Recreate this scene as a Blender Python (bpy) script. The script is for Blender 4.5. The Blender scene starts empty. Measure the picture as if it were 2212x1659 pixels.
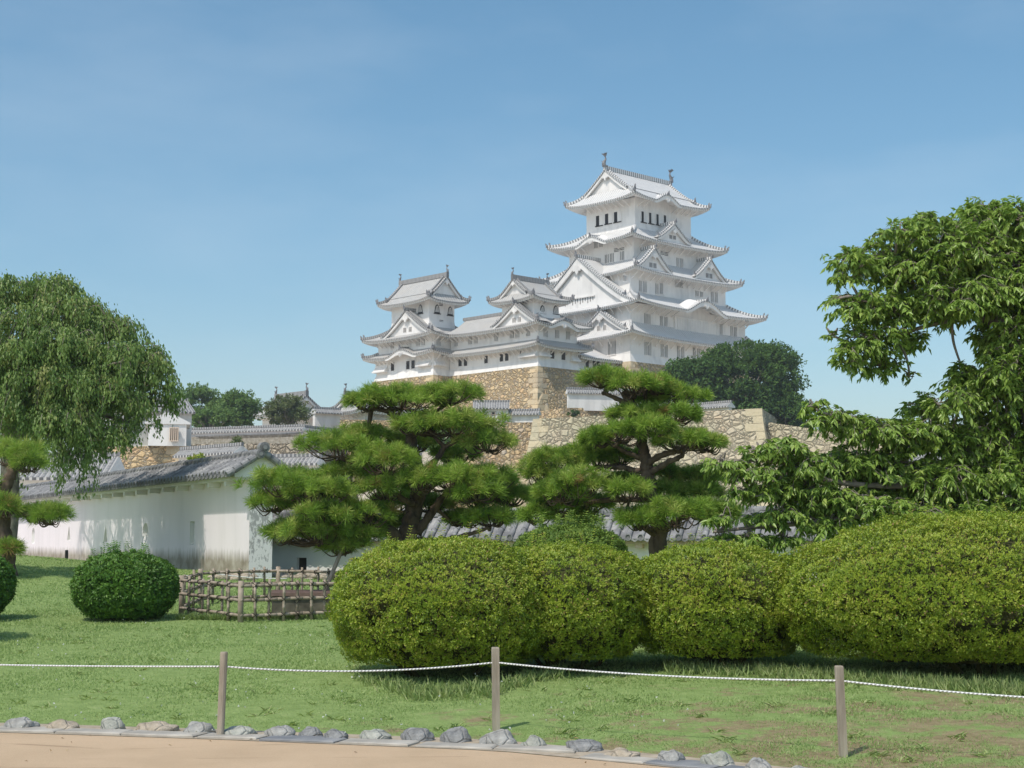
import bpy, math, random
import numpy as np
from mathutils import Vector
from mathutils.geometry import tessellate_polygon

SC = bpy.context.scene
COL = SC.collection
R = math.radians
random.seed(7)
RNG = np.random.default_rng(7)

# ------------------------------------------------------------------ camera
F_PX, UC, VC, HORIZON, EYE = 3330.0, 1106.0, 829.5, 1170.0, 1.6   # measured on a 2212 x 1659 view of the photo
PITCH = math.atan((HORIZON - VC) / F_PX)
CT, ST = math.cos(PITCH), math.sin(PITCH)
cam_data = bpy.data.cameras.new("camera")
cam = bpy.data.objects.new("camera", cam_data)
COL.objects.link(cam)
cam_data.sensor_width = 36.0
cam_data.lens = 36.0 * F_PX / 2212.0
cam_data.clip_start = 0.1
cam_data.clip_end = 6000.0
cam.location = (0, 0, EYE)
cam.rotation_euler = (R(90) + PITCH, 0, 0)
SC.camera = cam

# ------------------------------------------------------------------ sky, sun, exposure
SUN_AZ, SUN_EL = R(218), R(57)        # azimuth clockwise from +Y
world = bpy.data.worlds.new("World")
SC.world = world
world.use_nodes = True
wn, wl = world.node_tree.nodes, world.node_tree.links
bg = wn["Background"]
sky = wn.new("ShaderNodeTexSky")
sky.sky_type = 'NISHITA'
sky.sun_disc = False
sky.sun_elevation = SUN_EL
sky.sun_rotation = SUN_AZ
sky.air_density = 1.0
sky.dust_density = 1.0
sky.ozone_density = 1.6
tc = wn.new("ShaderNodeTexCoord")
mp = wn.new("ShaderNodeMapping")
mp.inputs['Scale'].default_value = (2.2, 2.2, 7.0)
mp.inputs['Rotation'].default_value = (0, R(12), 0)
nz = wn.new("ShaderNodeTexNoise")
nz.inputs['Scale'].default_value = 2.2
nz.inputs['Detail'].default_value = 6
nz.inputs['Roughness'].default_value = 0.55
rp = wn.new("ShaderNodeMapRange")
rp.inputs['From Min'].default_value = 0.45
rp.inputs['From Max'].default_value = 0.80
rp.inputs['To Min'].default_value = 0.0
rp.inputs['To Max'].default_value = 0.14
mxw = wn.new("ShaderNodeMix")
mxw.data_type = 'RGBA'
mxw.inputs['B'].default_value = (5.3, 6.2, 7.0, 1)
wl.new(tc.outputs['Generated'], mp.inputs['Vector'])
wl.new(mp.outputs['Vector'], nz.inputs['Vector'])
wl.new(nz.outputs['Fac'], rp.inputs['Value'])
wl.new(rp.outputs['Result'], mxw.inputs['Factor'])
hs = wn.new('ShaderNodeHueSaturation')
hs.inputs['Saturation'].default_value = 1.20
hs.inputs['Hue'].default_value = 0.487
wl.new(sky.outputs['Color'], hs.inputs['Color'])
wl.new(hs.outputs['Color'], mxw.inputs['A'])
# added fill light: sky colour boosted around the sun, which stands behind the camera
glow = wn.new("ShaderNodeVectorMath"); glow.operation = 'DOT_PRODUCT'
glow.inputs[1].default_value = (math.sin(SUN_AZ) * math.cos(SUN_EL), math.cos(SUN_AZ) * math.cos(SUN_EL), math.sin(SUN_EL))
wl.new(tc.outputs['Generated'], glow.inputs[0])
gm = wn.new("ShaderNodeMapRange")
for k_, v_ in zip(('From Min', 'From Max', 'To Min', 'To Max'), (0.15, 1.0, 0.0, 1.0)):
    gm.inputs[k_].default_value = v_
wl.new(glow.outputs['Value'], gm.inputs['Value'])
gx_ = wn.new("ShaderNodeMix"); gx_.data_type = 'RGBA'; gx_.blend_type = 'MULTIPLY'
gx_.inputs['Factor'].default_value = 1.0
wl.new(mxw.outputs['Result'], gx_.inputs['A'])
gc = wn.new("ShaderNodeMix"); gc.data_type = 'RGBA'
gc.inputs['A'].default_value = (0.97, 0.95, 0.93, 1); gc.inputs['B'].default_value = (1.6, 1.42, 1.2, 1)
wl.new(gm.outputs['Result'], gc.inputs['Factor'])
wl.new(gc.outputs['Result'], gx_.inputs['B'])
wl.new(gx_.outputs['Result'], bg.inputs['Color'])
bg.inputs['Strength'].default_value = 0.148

sd = bpy.data.lights.new("sun", 'SUN')
sd.energy = 3.15
sd.angle = R(0.5)
sd.color = (1.0, 0.94, 0.85)
sun = bpy.data.objects.new("sun", sd)
COL.objects.link(sun)
sdir = Vector((math.sin(SUN_AZ) * math.cos(SUN_EL), math.cos(SUN_AZ) * math.cos(SUN_EL), math.sin(SUN_EL)))
sun.rotation_euler = sdir.to_track_quat('Z', 'Y').to_euler()
sun.location = sdir * 100

SC.view_settings.view_transform = 'Standard'
SC.view_settings.look = 'None'
SC.view_settings.exposure = 0.03
SC.view_settings.gamma = 1.0
SC.cycles.max_bounces = 8
SC.cycles.diffuse_bounces = 6
SC.cycles.volume_bounces = 0
SC.cycles.transparent_max_bounces = 4

# ------------------------------------------------------------------ measuring helpers
def proj(p):
    x, y, z = p[0], p[1], p[2] - EYE
    d = y * CT + z * ST
    return UC + F_PX * x / d, VC - F_PX * (-y * ST + z * CT) / d

def ray(u, v):
    cx, cy = (u - UC) / F_PX, -(v - VC) / F_PX
    return np.array([cx, CT - ST * cy, ST + CT * cy])

def P(u, v, Y):
    d = ray(u, v)
    d = d * (Y / d[1])
    return np.array([d[0], d[1], d[2] + EYE])

# castle frame: origin A under the keep's centre, axes E (along the broad front) and N (along the gable front)
AZ = R(43.4)
A0 = np.array([21.9, 262.0, 0.0])
EV = np.array([math.cos(AZ), math.sin(AZ), 0.0])
NV = np.array([-math.sin(AZ), math.cos(AZ), 0.0])

def en(u, v, E=None, N=None):
    """point of the castle frame seen at (u, v) on the plane E=const or N=const"""
    d = ray(u, v)
    o = np.array([0, 0, EYE]) - A0
    oe, on, de, dn = o @ EV, o @ NV, d @ EV, d @ NV
    k = (E - oe) / de if E is not None else (N - on) / dn
    return oe + k * de, on + k * dn, EYE + k * d[2]

# ground height: path flat, lawn rising gently to the wall, a mound on the left
BX = [-40, -4.6, -2.5, -0.13, 1.37, 2.24, 4.0, 40]
BY = [17.5, 13.95, 13.45, 12.75, 11.7, 11.0, 9.5, -20]
def border(x):
    return np.interp(x, BX, BY)
def gz(x, y):
    s = np.asarray(y, float) - border(np.asarray(x, float))
    z = np.interp(s, [0, 3, 11, 24, 60, 400], [0.0, 0.15, 0.40, 0.80, 0.85, 0.85])
    x = np.asarray(x, float)
    y = np.asarray(y, float)
    z = z + 0.52 * np.exp(-(((x + 12.6) / 3.6) ** 2 + ((y - 37) / 3.5) ** 2))
    z = z - 0.20 * (1 / (1 + np.exp(-(x + 4.5) * 1.2))) * np.interp(y, [30, 38], [0, 1])
    return z

# ------------------------------------------------------------------ mesh builder
class MB:
    def __init__(self):
        self.v, self.uv, self.f, self.m = [], [], [], []
    def vert(self, p, uv=(0, 0)):
        self.v.append((float(p[0]), float(p[1]), float(p[2])))
        self.uv.append((float(uv[0]), float(uv[1])))
        return len(self.v) - 1
    def face(self, ids, m=0):
        self.f.append(tuple(ids)); self.m.append(m)
    def poly(self, pts, m=0, uvs=None):
        self.face([self.vert(p, uvs[i] if uvs else (0, 0)) for i, p in enumerate(pts)], m)
    def box(self, x0, x1, y0, y1, z0, z1, m=0):
        self.frustum((x0, x1, y0, y1), z0, (x0, x1, y0, y1), z1, m)
    def frustum(self, b, z0, t, z1, m=0, mt=None, bottom=True):
        i = [self.vert((x, y, z0)) for x, y in ((b[0], b[2]), (b[1], b[2]), (b[1], b[3]), (b[0], b[3]))]
        j = [self.vert((x, y, z1)) for x, y in ((t[0], t[2]), (t[1], t[2]), (t[1], t[3]), (t[0], t[3]))]
        for k in range(4):
            self.face((i[k], i[(k + 1) % 4], j[(k + 1) % 4], j[k]), m)
        self.face(j, m if mt is None else mt)
        if bottom:
            self.face(i[::-1], m)
    def bar(self, p0, p1, w, h, m=0, u0=0.0):
        p0, p1 = Vector(p0), Vector(p1)
        d = p1 - p0
        L = d.length
        if L < 1e-6:
            return
        d /= L
        s = d.cross(Vector((0, 0, 1)))
        s = s.normalized() if s.length > 1e-4 else Vector((1, 0, 0))
        n = s.cross(d)
        r0, r1 = [], []
        for a, b in ((-1, -1), (1, -1), (1, 1), (-1, 1)):
            o = s * (a * w / 2) + n * (b * h / 2)
            r0.append(self.vert(p0 + o, (u0, 0.5 + 0.5 * b)))
            r1.append(self.vert(p1 + o, (u0 + L, 0.5 + 0.5 * b)))
        for k in range(4):
            self.face((r0[k], r0[(k + 1) % 4], r1[(k + 1) % 4], r1[k]), m)
        self.face(r0[::-1], m); self.face(r1, m)
    def pathbar(self, pts, w, h, m=0):
        u = 0.0
        for a, b in zip(pts[:-1], pts[1:]):
            self.bar(a, b, w, h, m, u)
            u += (Vector(b) - Vector(a)).length
    def tube(self, pts, rads, n=8, m=0, cap=True):
        pts = [Vector(p) for p in pts]
        rings, ref, acc = [], None, 0.0
        for i, p in enumerate(pts):
            d = (pts[min(i + 1, len(pts) - 1)] - pts[max(i - 1, 0)])
            d = d.normalized() if d.length > 1e-9 else Vector((0, 0, 1))
            if ref is None:
                ref = Vector((1, 0, 0)) if abs(d.x) < 0.8 else Vector((0, 1, 0))
            s = (ref - d * ref.dot(d)).normalized()
            ref = s
            t = d.cross(s)
            if i:
                acc += (p - pts[i - 1]).length
            rings.append([self.vert(p + (s * math.cos(2 * math.pi * k / n) + t * math.sin(2 * math.pi * k / n)) * rads[i], (k / n, acc)) for k in range(n)])
        for a, b in zip(rings[:-1], rings[1:]):
            for k in range(n):
                self.face((a[k], a[(k + 1) % n], b[(k + 1) % n], b[k]), m)
        if cap:
            self.face(rings[0][::-1], m); self.face(rings[-1], m)
    def grid(self, rows, m=0, uvs=None):
        ids = [[self.vert(p, uvs[j][i] if uvs else (0, 0)) for i, p in enumerate(r)] for j, r in enumerate(rows)]
        for a, b in zip(ids[:-1], ids[1:]):
            for k in range(len(a) - 1):
                self.face((a[k], a[k + 1], b[k + 1], b[k]), m)
    def build(self, name, mats, parent=None, origin=(0, 0, 0), smooth=False):
        me = bpy.data.meshes.new(name)
        o = np.array(origin, float)
        me.from_pydata([tuple(np.array(p) - o) for p in self.v], [], self.f)
        for mt in (mats if isinstance(mats, (list, tuple)) else [mats]):
            me.materials.append(mt)
        me.polygons.foreach_set('material_index', np.array(self.m, np.int32))
        uvl = me.uv_layers.new(name="UVMap")
        li = np.empty(len(me.loops), np.int32)
        me.loops.foreach_get('vertex_index', li)
        uvl.data.foreach_set('uv', np.array(self.uv, np.float32)[li].ravel())
        if smooth:
            me.polygons.foreach_set('use_smooth', np.ones(len(me.polygons), bool))
        me.update()
        ob = bpy.data.objects.new(name, me)
        COL.objects.link(ob)
        ob.parent = parent
        return ob

def tag(o, label, cat, group=None):
    o['label'] = label; o['category'] = cat; o['kind'] = 'thing'
    if group: o['group'] = group
    return o
def struct(o, kind='structure'):
    o['kind'] = kind
    return o
def thing(name, label, cat, loc=(0, 0, 0), rz=0.0, group=None):
    o = bpy.data.objects.new(name, None)
    COL.objects.link(o)
    o.location = tuple(float(c) for c in loc)
    o.rotation_euler = (0, 0, rz)
    o.empty_display_size = 0.3
    return tag(o, label, cat, group)

def fast_mesh(name, co, tris, mats, parent=None, rnd=None, smooth=False):
    me = bpy.data.meshes.new(name)
    n, k = len(co), tris.shape[1]
    me.vertices.add(n)
    me.vertices.foreach_set('co', np.ascontiguousarray(co, np.float32).ravel())
    me.loops.add(tris.size)
    me.loops.foreach_set('vertex_index', np.ascontiguousarray(tris, np.int32).ravel())
    me.polygons.add(len(tris))
    me.polygons.foreach_set('loop_start', np.arange(0, tris.size, k, dtype=np.int32))
    if smooth:
        me.polygons.foreach_set('use_smooth', np.ones(len(tris), bool))
    if rnd is not None:
        at = me.attributes.new('rnd', 'FLOAT', 'POINT')
        at.data.foreach_set('value', np.ascontiguousarray(rnd, np.float32))
    me.materials.append(mats)
    me.update(calc_edges=True)
    me.validate()
    ob = bpy.data.objects.new(name, me)
    COL.objects.link(ob)
    ob.parent = parent
    return ob

def unit(a):
    return a / np.maximum(np.linalg.norm(a, axis=-1, keepdims=True), 1e-9)
def rdir(n):
    return unit(RNG.normal(size=(n, 3)))

def leaf_mesh(name, pos, axis, nrm, L, W, mat, parent, origin=(0, 0, 0), fold=0.12, droop=0.15, rnd=None):
    axis = unit(axis)
    side = unit(np.cross(nrm, axis))
    nn = np.cross(axis, side)
    L = np.broadcast_to(L, (len(pos),))[:, None]
    W = np.broadcast_to(W, (len(pos),))[:, None]
    pos = pos - np.array(origin, float)
    c = np.stack([pos, pos + axis * L * .42 + side * W * .5 + nn * fold * W, pos + axis * L - nn * droop * L,
                  pos + axis * L * .42 - side * W * .5 + nn * fold * W], 1)
    base = np.arange(len(pos))[:, None] * 4
    tri = np.concatenate([base + np.array([0, 2, 1]), base + np.array([0, 3, 2])])
    if rnd is None:
        rnd = RNG.random(len(pos))
    return fast_mesh(name, c.reshape(-1, 3), tri, mat, parent, np.repeat(rnd, 4))

def needle_mesh(name, pos, d, L, W, mat, parent, origin=(0, 0, 0), rnd=None):
    d = unit(d)
    side = unit(np.cross(d, rdir(len(d))))
    L = np.broadcast_to(L, (len(pos),))[:, None]
    pos = pos - np.array(origin, float)
    mid = pos + d * L * 0.5
    c = np.stack([pos - side * W * .35, mid - side * W * .5, pos + d * L, mid + side * W * .5], 1)
    c[:, 2, 2] -= (L[:, 0] * 0.06)
    q = np.arange(len(pos))[:, None] * 4 + np.array([0, 1, 2, 3])
    if rnd is None:
        rnd = RNG.random(len(pos))
    return fast_mesh(name, c.reshape(-1, 3), q, mat, parent, np.repeat(rnd, 4))

# ------------------------------------------------------------------ materials
class NT:
    def __init__(self, name, rough=0.8, spec=0.2):
        self.mat = bpy.data.materials.new(name)
        self.mat.use_nodes = True
        self.n, self.l = self.mat.node_tree.nodes, self.mat.node_tree.links
        self.b = self.n['Principled BSDF']
        self.b.inputs['Roughness'].default_value = rough
        self.b.inputs['Specular IOR Level'].default_value = spec
    def node(self, t, **kw):
        x = self.n.new(t)
        for k, v in kw.items():
            if k in x.inputs: x.inputs[k].default_value = v
            else: setattr(x, k, v)
        return x
    def coord(self, which='Object', scale=None, rot=None):
        t = self.node('ShaderNodeTexCoord').outputs[which]
        if scale is None:
            return t
        m = self.node('ShaderNodeMapping')
        m.inputs['Scale'].default_value = scale
        if rot: m.inputs['Rotation'].default_value = rot
        self.l.new(t, m.inputs['Vector'])
        return m.outputs['Vector']
    def noise(self, vec, scale, detail=4, rough=0.55, out='Fac'):
        x = self.node('ShaderNodeTexNoise')
        x.inputs['Scale'].default_value = scale
        x.inputs['Detail'].default_value = detail
        x.inputs['Roughness'].default_value = rough
        self.l.new(vec, x.inputs['Vector'])
        return x.outputs[out]
    def voro(self, vec, scale, feature='F1', rnd=1.0, out='Distance'):
        x = self.node('ShaderNodeTexVoronoi')
        x.feature = feature
        x.inputs['Scale'].default_value = scale
        x.inputs['Randomness'].default_value = rnd
        self.l.new(vec, x.inputs['Vector'])
        return x.outputs[out]
    def ramp(self, fac, stops, interp='LINEAR'):
        x = self.node('ShaderNodeValToRGB')
        cr = x.color_ramp
        cr.interpolation = interp
        while len(cr.elements) > 1: cr.elements.remove(cr.elements[-1])
        cr.elements[0].position = stops[0][0]
        cr.elements[0].color = tuple(stops[0][1]) + (1,)
        for p, c in stops[1:]:
            cr.elements.new(p).color = tuple(c) + (1,)
        self.l.new(fac, x.inputs['Fac'])
        return x.outputs['Color']
    def mr(self, val, a, b, c=0.0, d=1.0):
        x = self.node('ShaderNodeMapRange')
        for k, v in zip(('From Min', 'From Max', 'To Min', 'To Max'), (a, b, c, d)):
            x.inputs[k].default_value = v
        self.l.new(val, x.inputs['Value'])
        return x.outputs['Result']
    def mix(self, fac, a, b, blend='MIX'):
        x = self.node('ShaderNodeMix')
        x.data_type = 'RGBA'; x.blend_type = blend
        for s, v in (('Factor', fac), ('A', a), ('B', b)):
            if isinstance(v, (tuple, list)): x.inputs[s].default_value = tuple(v) + (1,)
            elif isinstance(v, (int, float)): x.inputs[s].default_value = v
            else: self.l.new(v, x.inputs[s])
        return x.outputs['Result']
    def math(self, op, a, b=None):
        x = self.node('ShaderNodeMath', operation=op)
        for i, v in enumerate((a, b)):
            if v is None: continue
            if isinstance(v, (int, float)): x.inputs[i].default_value = v
            else: self.l.new(v, x.inputs[i])
        return x.outputs['Value']
    def sep(self, vec, ax):
        x = self.node('ShaderNodeSeparateXYZ')
        self.l.new(vec, x.inputs[0])
        return x.outputs[ax]
    def col(self, c):
        if isinstance(c, (tuple, list)): self.b.inputs['Base Color'].default_value = tuple(c) + (1,)
        else: self.l.new(c, self.b.inputs['Base Color'])
        return self
    def bump(self, h, strength=0.5, dist=0.05):
        x = self.node('ShaderNodeBump')
        x.inputs['Strength'].default_value = strength
        x.inputs['Distance'].default_value = dist
        self.l.new(h, x.inputs['Height'])
        self.l.new(x.outputs['Normal'], self.b.inputs['Normal'])
        return self

def m_plain(name, c1, c2, scale=2.0, rough=0.85, bump=0.0, stretch=(1, 1, 1), spec=0.2):
    t = NT(name, rough, spec)
    v = t.coord('Object', stretch)
    n = t.noise(v, scale, 6)
    t.col(t.ramp(n, [(0.3, c1), (0.7, c2)]))
    if bump: t.bump(n, bump, 0.03)
    return t.mat

def m_plaster(name, c=(0.78, 0.775, 0.765), stain=(0.60, 0.59, 0.57), amt=0.5):
    t = NT(name, 0.9, 0.1)
    a = t.noise(t.coord('Object', (1.2, 1.2, 0.25)), 0.9, 6, 0.6)
    b = t.noise(t.coord('Object'), 0.28, 3)
    f = t.mr(t.math('MULTIPLY', a, b), 0.22, 0.42, 0, amt)
    t.col(t.mix(f, c, stain))
    t.bump(t.noise(t.coord('Object'), 5, 4), 0.06, 0.02)
    return t.mat

def m_wallstain(name, zlo, zhi):
    """old lime plaster, washed brown-grey along its foot"""
    t = NT(name, 0.92, 0.1)
    o = t.coord('Object')
    z = t.sep(o, 'Z')
    streak = t.noise(t.coord('Object', (5, 5, 0.35)), 1.6, 5, 0.65)
    zz = t.math('ADD', z, t.math('MULTIPLY', streak, -0.45))
    f = t.mr(zz, zlo, zhi, 1, 0)
    dirt = t.ramp(t.noise(o, 3.0, 5), [(0.3, (0.22, 0.185, 0.14)), (0.7, (0.46, 0.42, 0.36))])
    white = t.mix(t.mr(t.noise(t.coord('Object', (2, 2, 0.4)), 0.8, 6), 0.45, 0.8, 0, 0.45), (0.785, 0.725, 0.75), (0.60, 0.56, 0.56))
    t.col(t.mix(f, white, dirt))
    t.bump(t.noise(o, 8, 5), 0.12, 0.02)
    return t.mat

def m_flake(name):
    t = NT(name, 0.92, 0.1)
    o = t.coord('Object', (1, 1, 0.45))
    n = t.noise(o, 14, 8, 0.7)
    z = t.sep(t.coord('Object'), 'Z')
    thr = t.math('ADD', n, t.mr(z, 0.2, 1.9, 0.07, -0.09))
    t.col(t.ramp(thr, [(0.46, (0.40, 0.385, 0.375)), (0.52, (0.78, 0.745, 0.73))]))
    t.bump(n, 0.2, 0.02)
    return t.mat

def m_tile(name, tile_a, tile_b, joint, frac, patch=None, pitch=0.42, bumps=0.7):
    """roof tile columns running up the slope (UV: metres along the eave, metres up the slope)"""
    t = NT(name, 0.75, 0.25)
    uv = t.coord('UV')
    u, v = t.sep(uv, 'X'), t.sep(uv, 'Y')
    w = t.math('SINE', t.math('MULTIPLY', u, 2 * math.pi / pitch))
    r = t.math('FRACT', t.math('MULTIPLY', v, 1 / 0.36))
    o = t.coord('Object')
    base = t.ramp(t.noise(o, 0.9, 6, 0.6), [(0.32, tile_a), (0.68, tile_b)])
    if patch:
        base = t.mix(t.mr(t.noise(o, 0.35, 4), 0.5, 0.68, 0, 0.7), base, patch)
    cell = t.noise(uv, 2.6, 2)
    base = t.mix(t.mr(cell, 0.35, 0.65, 0, 0.45), base, joint)
    jf = t.mr(w, 1 - 2 * frac - 0.25, 1 - 2 * frac + 0.25)          # plastered seams over the round tiles
    jr = t.mr(r, 0.72, 0.80)
    f = t.math('MAXIMUM', t.math('MULTIPLY', jf, 0.9), t.math('MULTIPLY', jr, 0.55))
    t.col(t.mix(f, base, joint))
    t.bump(t.math('ADD', w, t.math('MULTIPLY', r, -0.5)), bumps, 0.07)
    return t.mat

def m_dash(name, dark, light, period=0.42, duty=0.5, soft=0.3):
    t = NT(name, 0.8, 0.2)
    u = t.sep(t.coord('UV'), 'X')
    w = t.math('SINE', t.math('MULTIPLY', u, 2 * math.pi / period))
    k = math.cos(math.pi * (1 - duty)) * -1
    t.col(t.mix(t.mr(w, k - soft, k + soft), light, dark))
    t.bump(w, 0.5, 0.05)
    return t.mat

def m_stone(name, cols, scale=0.85, joint=(0.10, 0.08, 0.055), jw=0.055, moss=None, mottle=(0.64, 0.545, 0.39)):
    t = NT(name, 0.9, 0.15)
    o = t.coord('Object', (1, 1, 1.25))
    wob = t.node('ShaderNodeMix'); wob.data_type = 'RGBA'; wob.blend_type = 'LINEAR_LIGHT'
    wob.inputs['Factor'].default_value = 0.10
    t.l.new(o, wob.inputs['A'])
    t.l.new(t.noise(o, 1.3, 3, out='Color'), wob.inputs['B'])
    vec = wob.outputs['Result']
    edge = t.voro(vec, scale * .8, 'DISTANCE_TO_EDGE', 0.95)
    cell = t.voro(vec, scale * .8, 'F1', 0.95, 'Color')
    e2 = t.math('MULTIPLY', t.voro(vec, scale * 1.7, 'DISTANCE_TO_EDGE', 1.0), 1.6)      # every other stone broken into smaller ones
    mask = t.mr(t.sep(cell, 'Y'), 0.449, 0.451)
    cell = t.mix(mask, cell, t.voro(vec, scale * 1.7, 'F1', 1.0, 'Color'))
    edge = t.math('MINIMUM', edge, t.math('ADD', e2, t.math('MULTIPLY', t.math('SUBTRACT', 1.0, mask), 5.0)))
    c = t.ramp(t.sep(cell, 'X'), [(i / (len(cols) - 1) * 0.9 + 0.05, k) for i, k in enumerate(cols)])
    fine = t.noise(o, 3.2, 7, 0.65)
    c = t.mix(t.mr(fine, 0.3, 0.75, 0, 0.7), c, mottle)  # random fine mottling towards a second stone colour
    if moss:
        c = t.mix(t.mr(t.noise(o, 0.11, 4), 0.42, 0.62, 0, 0.75), c, moss)
    f = t.mr(edge, jw * 0.35, jw, 0, 1)
    t.col(t.mix(f, joint, c))
    h = t.math('ADD', t.mr(edge, 0, 0.22, 0, 1), t.math('MULTIPLY', fine, 0.35))
    t.bump(h, 0.9, 0.28)
    return t.mat

def m_leaf(name, cols, trans=0.3, rough=0.45, spec=0.35, tcol=None):
    t = NT(name, rough, spec)
    a = t.node('ShaderNodeAttribute', attribute_name='rnd')
    c = t.ramp(a.outputs['Fac'], [(i / (len(cols) - 1), k) for i, k in enumerate(cols)])
    t.col(c)
    tr = t.node('ShaderNodeBsdfTranslucent')
    t.l.new(t.mix(0.35, c, tcol or (0.20, 0.30, 0.03)), tr.inputs['Color'])
    ms = t.node('ShaderNodeMixShader')
    ms.inputs[0].default_value = trans
    t.l.new(t.b.outputs[0], ms.inputs[1]); t.l.new(tr.outputs[0], ms.inputs[2])
    t.l.new(ms.outputs[0], t.n['Material Output'].inputs['Surface'])
    return t.mat

M = {}
M['plaster'] = m_plaster('white_plaster', (0.80, 0.775, 0.75), (0.58, 0.565, 0.55), 0.75)
M['plaster_old'] = m_plaster('aged_white_plaster', (0.72, 0.71, 0.695), (0.46, 0.44, 0.42), 0.7)
M['tile_white'] = m_tile('plastered_roof_tile', (0.33, 0.33, 0.335), (0.50, 0.50, 0.495), (0.73, 0.72, 0.705), 0.5, None, 0.55)
M['tile_grey'] = m_tile('weathered_roof_tile', (0.23, 0.228, 0.225), (0.35, 0.34, 0.325), (0.56, 0.55, 0.53), 0.34, (0.33, 0.28, 0.225), 0.55)
M['tile_plain'] = m_tile('grey_roof_tile', (0.14, 0.14, 0.145), (0.26, 0.26, 0.26), (0.40, 0.39, 0.38), 0.24, None, 0.32)
M['eave_white'] = m_dash('round_tile_ends_white', (0.15, 0.15, 0.155), (0.74, 0.735, 0.725), 0.42, 0.57)
M['eave_grey'] = m_dash('round_tile_ends_grey', (0.13, 0.13, 0.135), (0.52, 0.505, 0.485), 0.42, 0.58)
M['ridge_white'] = m_dash('ridge_tiles_white', (0.20, 0.20, 0.21), (0.70, 0.70, 0.69), 0.50, 0.45)
M['ridge_grey'] = m_dash('ridge_tiles_grey', (0.18, 0.18, 0.185), (0.42, 0.41, 0.40), 0.34, 0.6)
M['rafter'] = m_dash('plastered_rafters', (0.55, 0.53, 0.50), (0.78, 0.77, 0.755), 0.50, 0.5, 0.6)
M['ornament'] = m_plain('dark_roof_ornament', (0.14, 0.14, 0.15), (0.26, 0.26, 0.27), 3.0, 0.7)
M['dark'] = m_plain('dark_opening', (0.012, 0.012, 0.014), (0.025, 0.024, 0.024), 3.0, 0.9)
M['dimwood'] = m_plain('dark_wood_bars', (0.05, 0.045, 0.04), (0.10, 0.09, 0.08), 3.0, 0.85)
M['stone_tan'] = m_stone('tan_rubble_stone', [(0.50, 0.37, 0.21), (0.58, 0.41, 0.21), (0.62, 0.47, 0.27), (0.46, 0.39, 0.28), (0.60, 0.38, 0.19), (0.41, 0.365, 0.31)], 1.75, (0.29, 0.225, 0.145), 0.045, None, (0.66, 0.525, 0.34))
M['stone_pale'] = m_stone('pale_rubble_stone', [(0.52, 0.45, 0.32), (0.58, 0.50, 0.35), (0.54, 0.48, 0.35), (0.46, 0.41, 0.31), (0.60, 0.48, 0.33)], 1.5, (0.27, 0.235, 0.165), 0.04, (0.42, 0.42, 0.27))
M['stone_dim'] = m_stone('grey_brown_rubble_stone', [(0.30, 0.25, 0.20), (0.36, 0.31, 0.25), (0.42, 0.35, 0.26), (0.28, 0.25, 0.22)], 1.5)
M['quoin'] = m_stone('squared_corner_stone', [(0.52, 0.40, 0.24), (0.56, 0.42, 0.25), (0.50, 0.42, 0.29)], 0.12, (0.50, 0.40, 0.25), 0.001)
M['quoin_pale'] = m_stone('pale_squared_corner_stone', [(0.48, 0.43, 0.28), (0.52, 0.45, 0.29), (0.46, 0.43, 0.30)], 0.12, (0.46, 0.42, 0.28), 0.001)
M['quoin_b'] = m_stone('squared_corner_stone_dull', [(0.43, 0.35, 0.25), (0.47, 0.35, 0.21)], 0.12, (0.44, 0.34, 0.22), 0.001)
M['earth'] = m_plain('terrace_earth', (0.20, 0.17, 0.11), (0.14, 0.17, 0.06), 0.6, 0.95, 0.3)
M['bark'] = m_plain('pine_bark', (0.05, 0.038, 0.03), (0.17, 0.125, 0.09), 9.0, 0.95, 0.9, (1, 1, 0.3))
M['bark_grey'] = m_plain('cherry_bark', (0.15, 0.13, 0.11), (0.33, 0.285, 0.245), 7.0, 0.9, 0.5, (1, 1, 1))
M['needle'] = m_leaf('pine_needles', [(0.12, 0.21, 0.035), (0.22, 0.37, 0.05), (0.33, 0.48, 0.075), (0.45, 0.53, 0.13), (0.38, 0.24, 0.10)], 0.40, 0.5, 0.3)
M['azalea'] = m_leaf('azalea_leaves', [(0.14, 0.22, 0.025), (0.23, 0.33, 0.03), (0.31, 0.40, 0.034), (0.40, 0.46, 0.055), (0.36, 0.22, 0.11)], 0.36, 0.42, 0.4)
M['boxwood'] = m_leaf('dark_shrub_leaves', [(0.055, 0.14, 0.022), (0.10, 0.22, 0.032), (0.18, 0.33, 0.045)], 0.3, 0.45, 0.35)
M['cherry'] = m_leaf('cherry_leaves', [(0.17, 0.28, 0.055), (0.27, 0.41, 0.08), (0.37, 0.52, 0.11), (0.47, 0.56, 0.15)], 0.44, 0.36, 0.5)
M['weep'] = m_leaf('weeping_cherry_leaves', [(0.13, 0.22, 0.055), (0.20, 0.31, 0.08), (0.28, 0.39, 0.11), (0.38, 0.38, 0.14)], 0.40, 0.45, 0.4)
M['camphor'] = m_leaf('evergreen_leaves', [(0.045, 0.10, 0.03), (0.08, 0.155, 0.04), (0.13, 0.22, 0.05)], 0.28, 0.7, 0.12)
M['hedge'] = m_leaf('olive_hedge_leaves', [(0.09, 0.165, 0.035), (0.16, 0.25, 0.045), (0.25, 0.34, 0.055)], 0.28, 0.6, 0.2)
M['midtree'] = m_leaf('broadleaf_tree_leaves', [(0.085, 0.165, 0.045), (0.135, 0.235, 0.06), (0.20, 0.30, 0.08)], 0.3, 0.5, 0.3)
M['dryshrub'] = m_leaf('olive_shrub_leaves', [(0.07, 0.11, 0.03), (0.12, 0.16, 0.05), (0.19, 0.18, 0.09)], 0.2, 0.5, 0.3)
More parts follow.
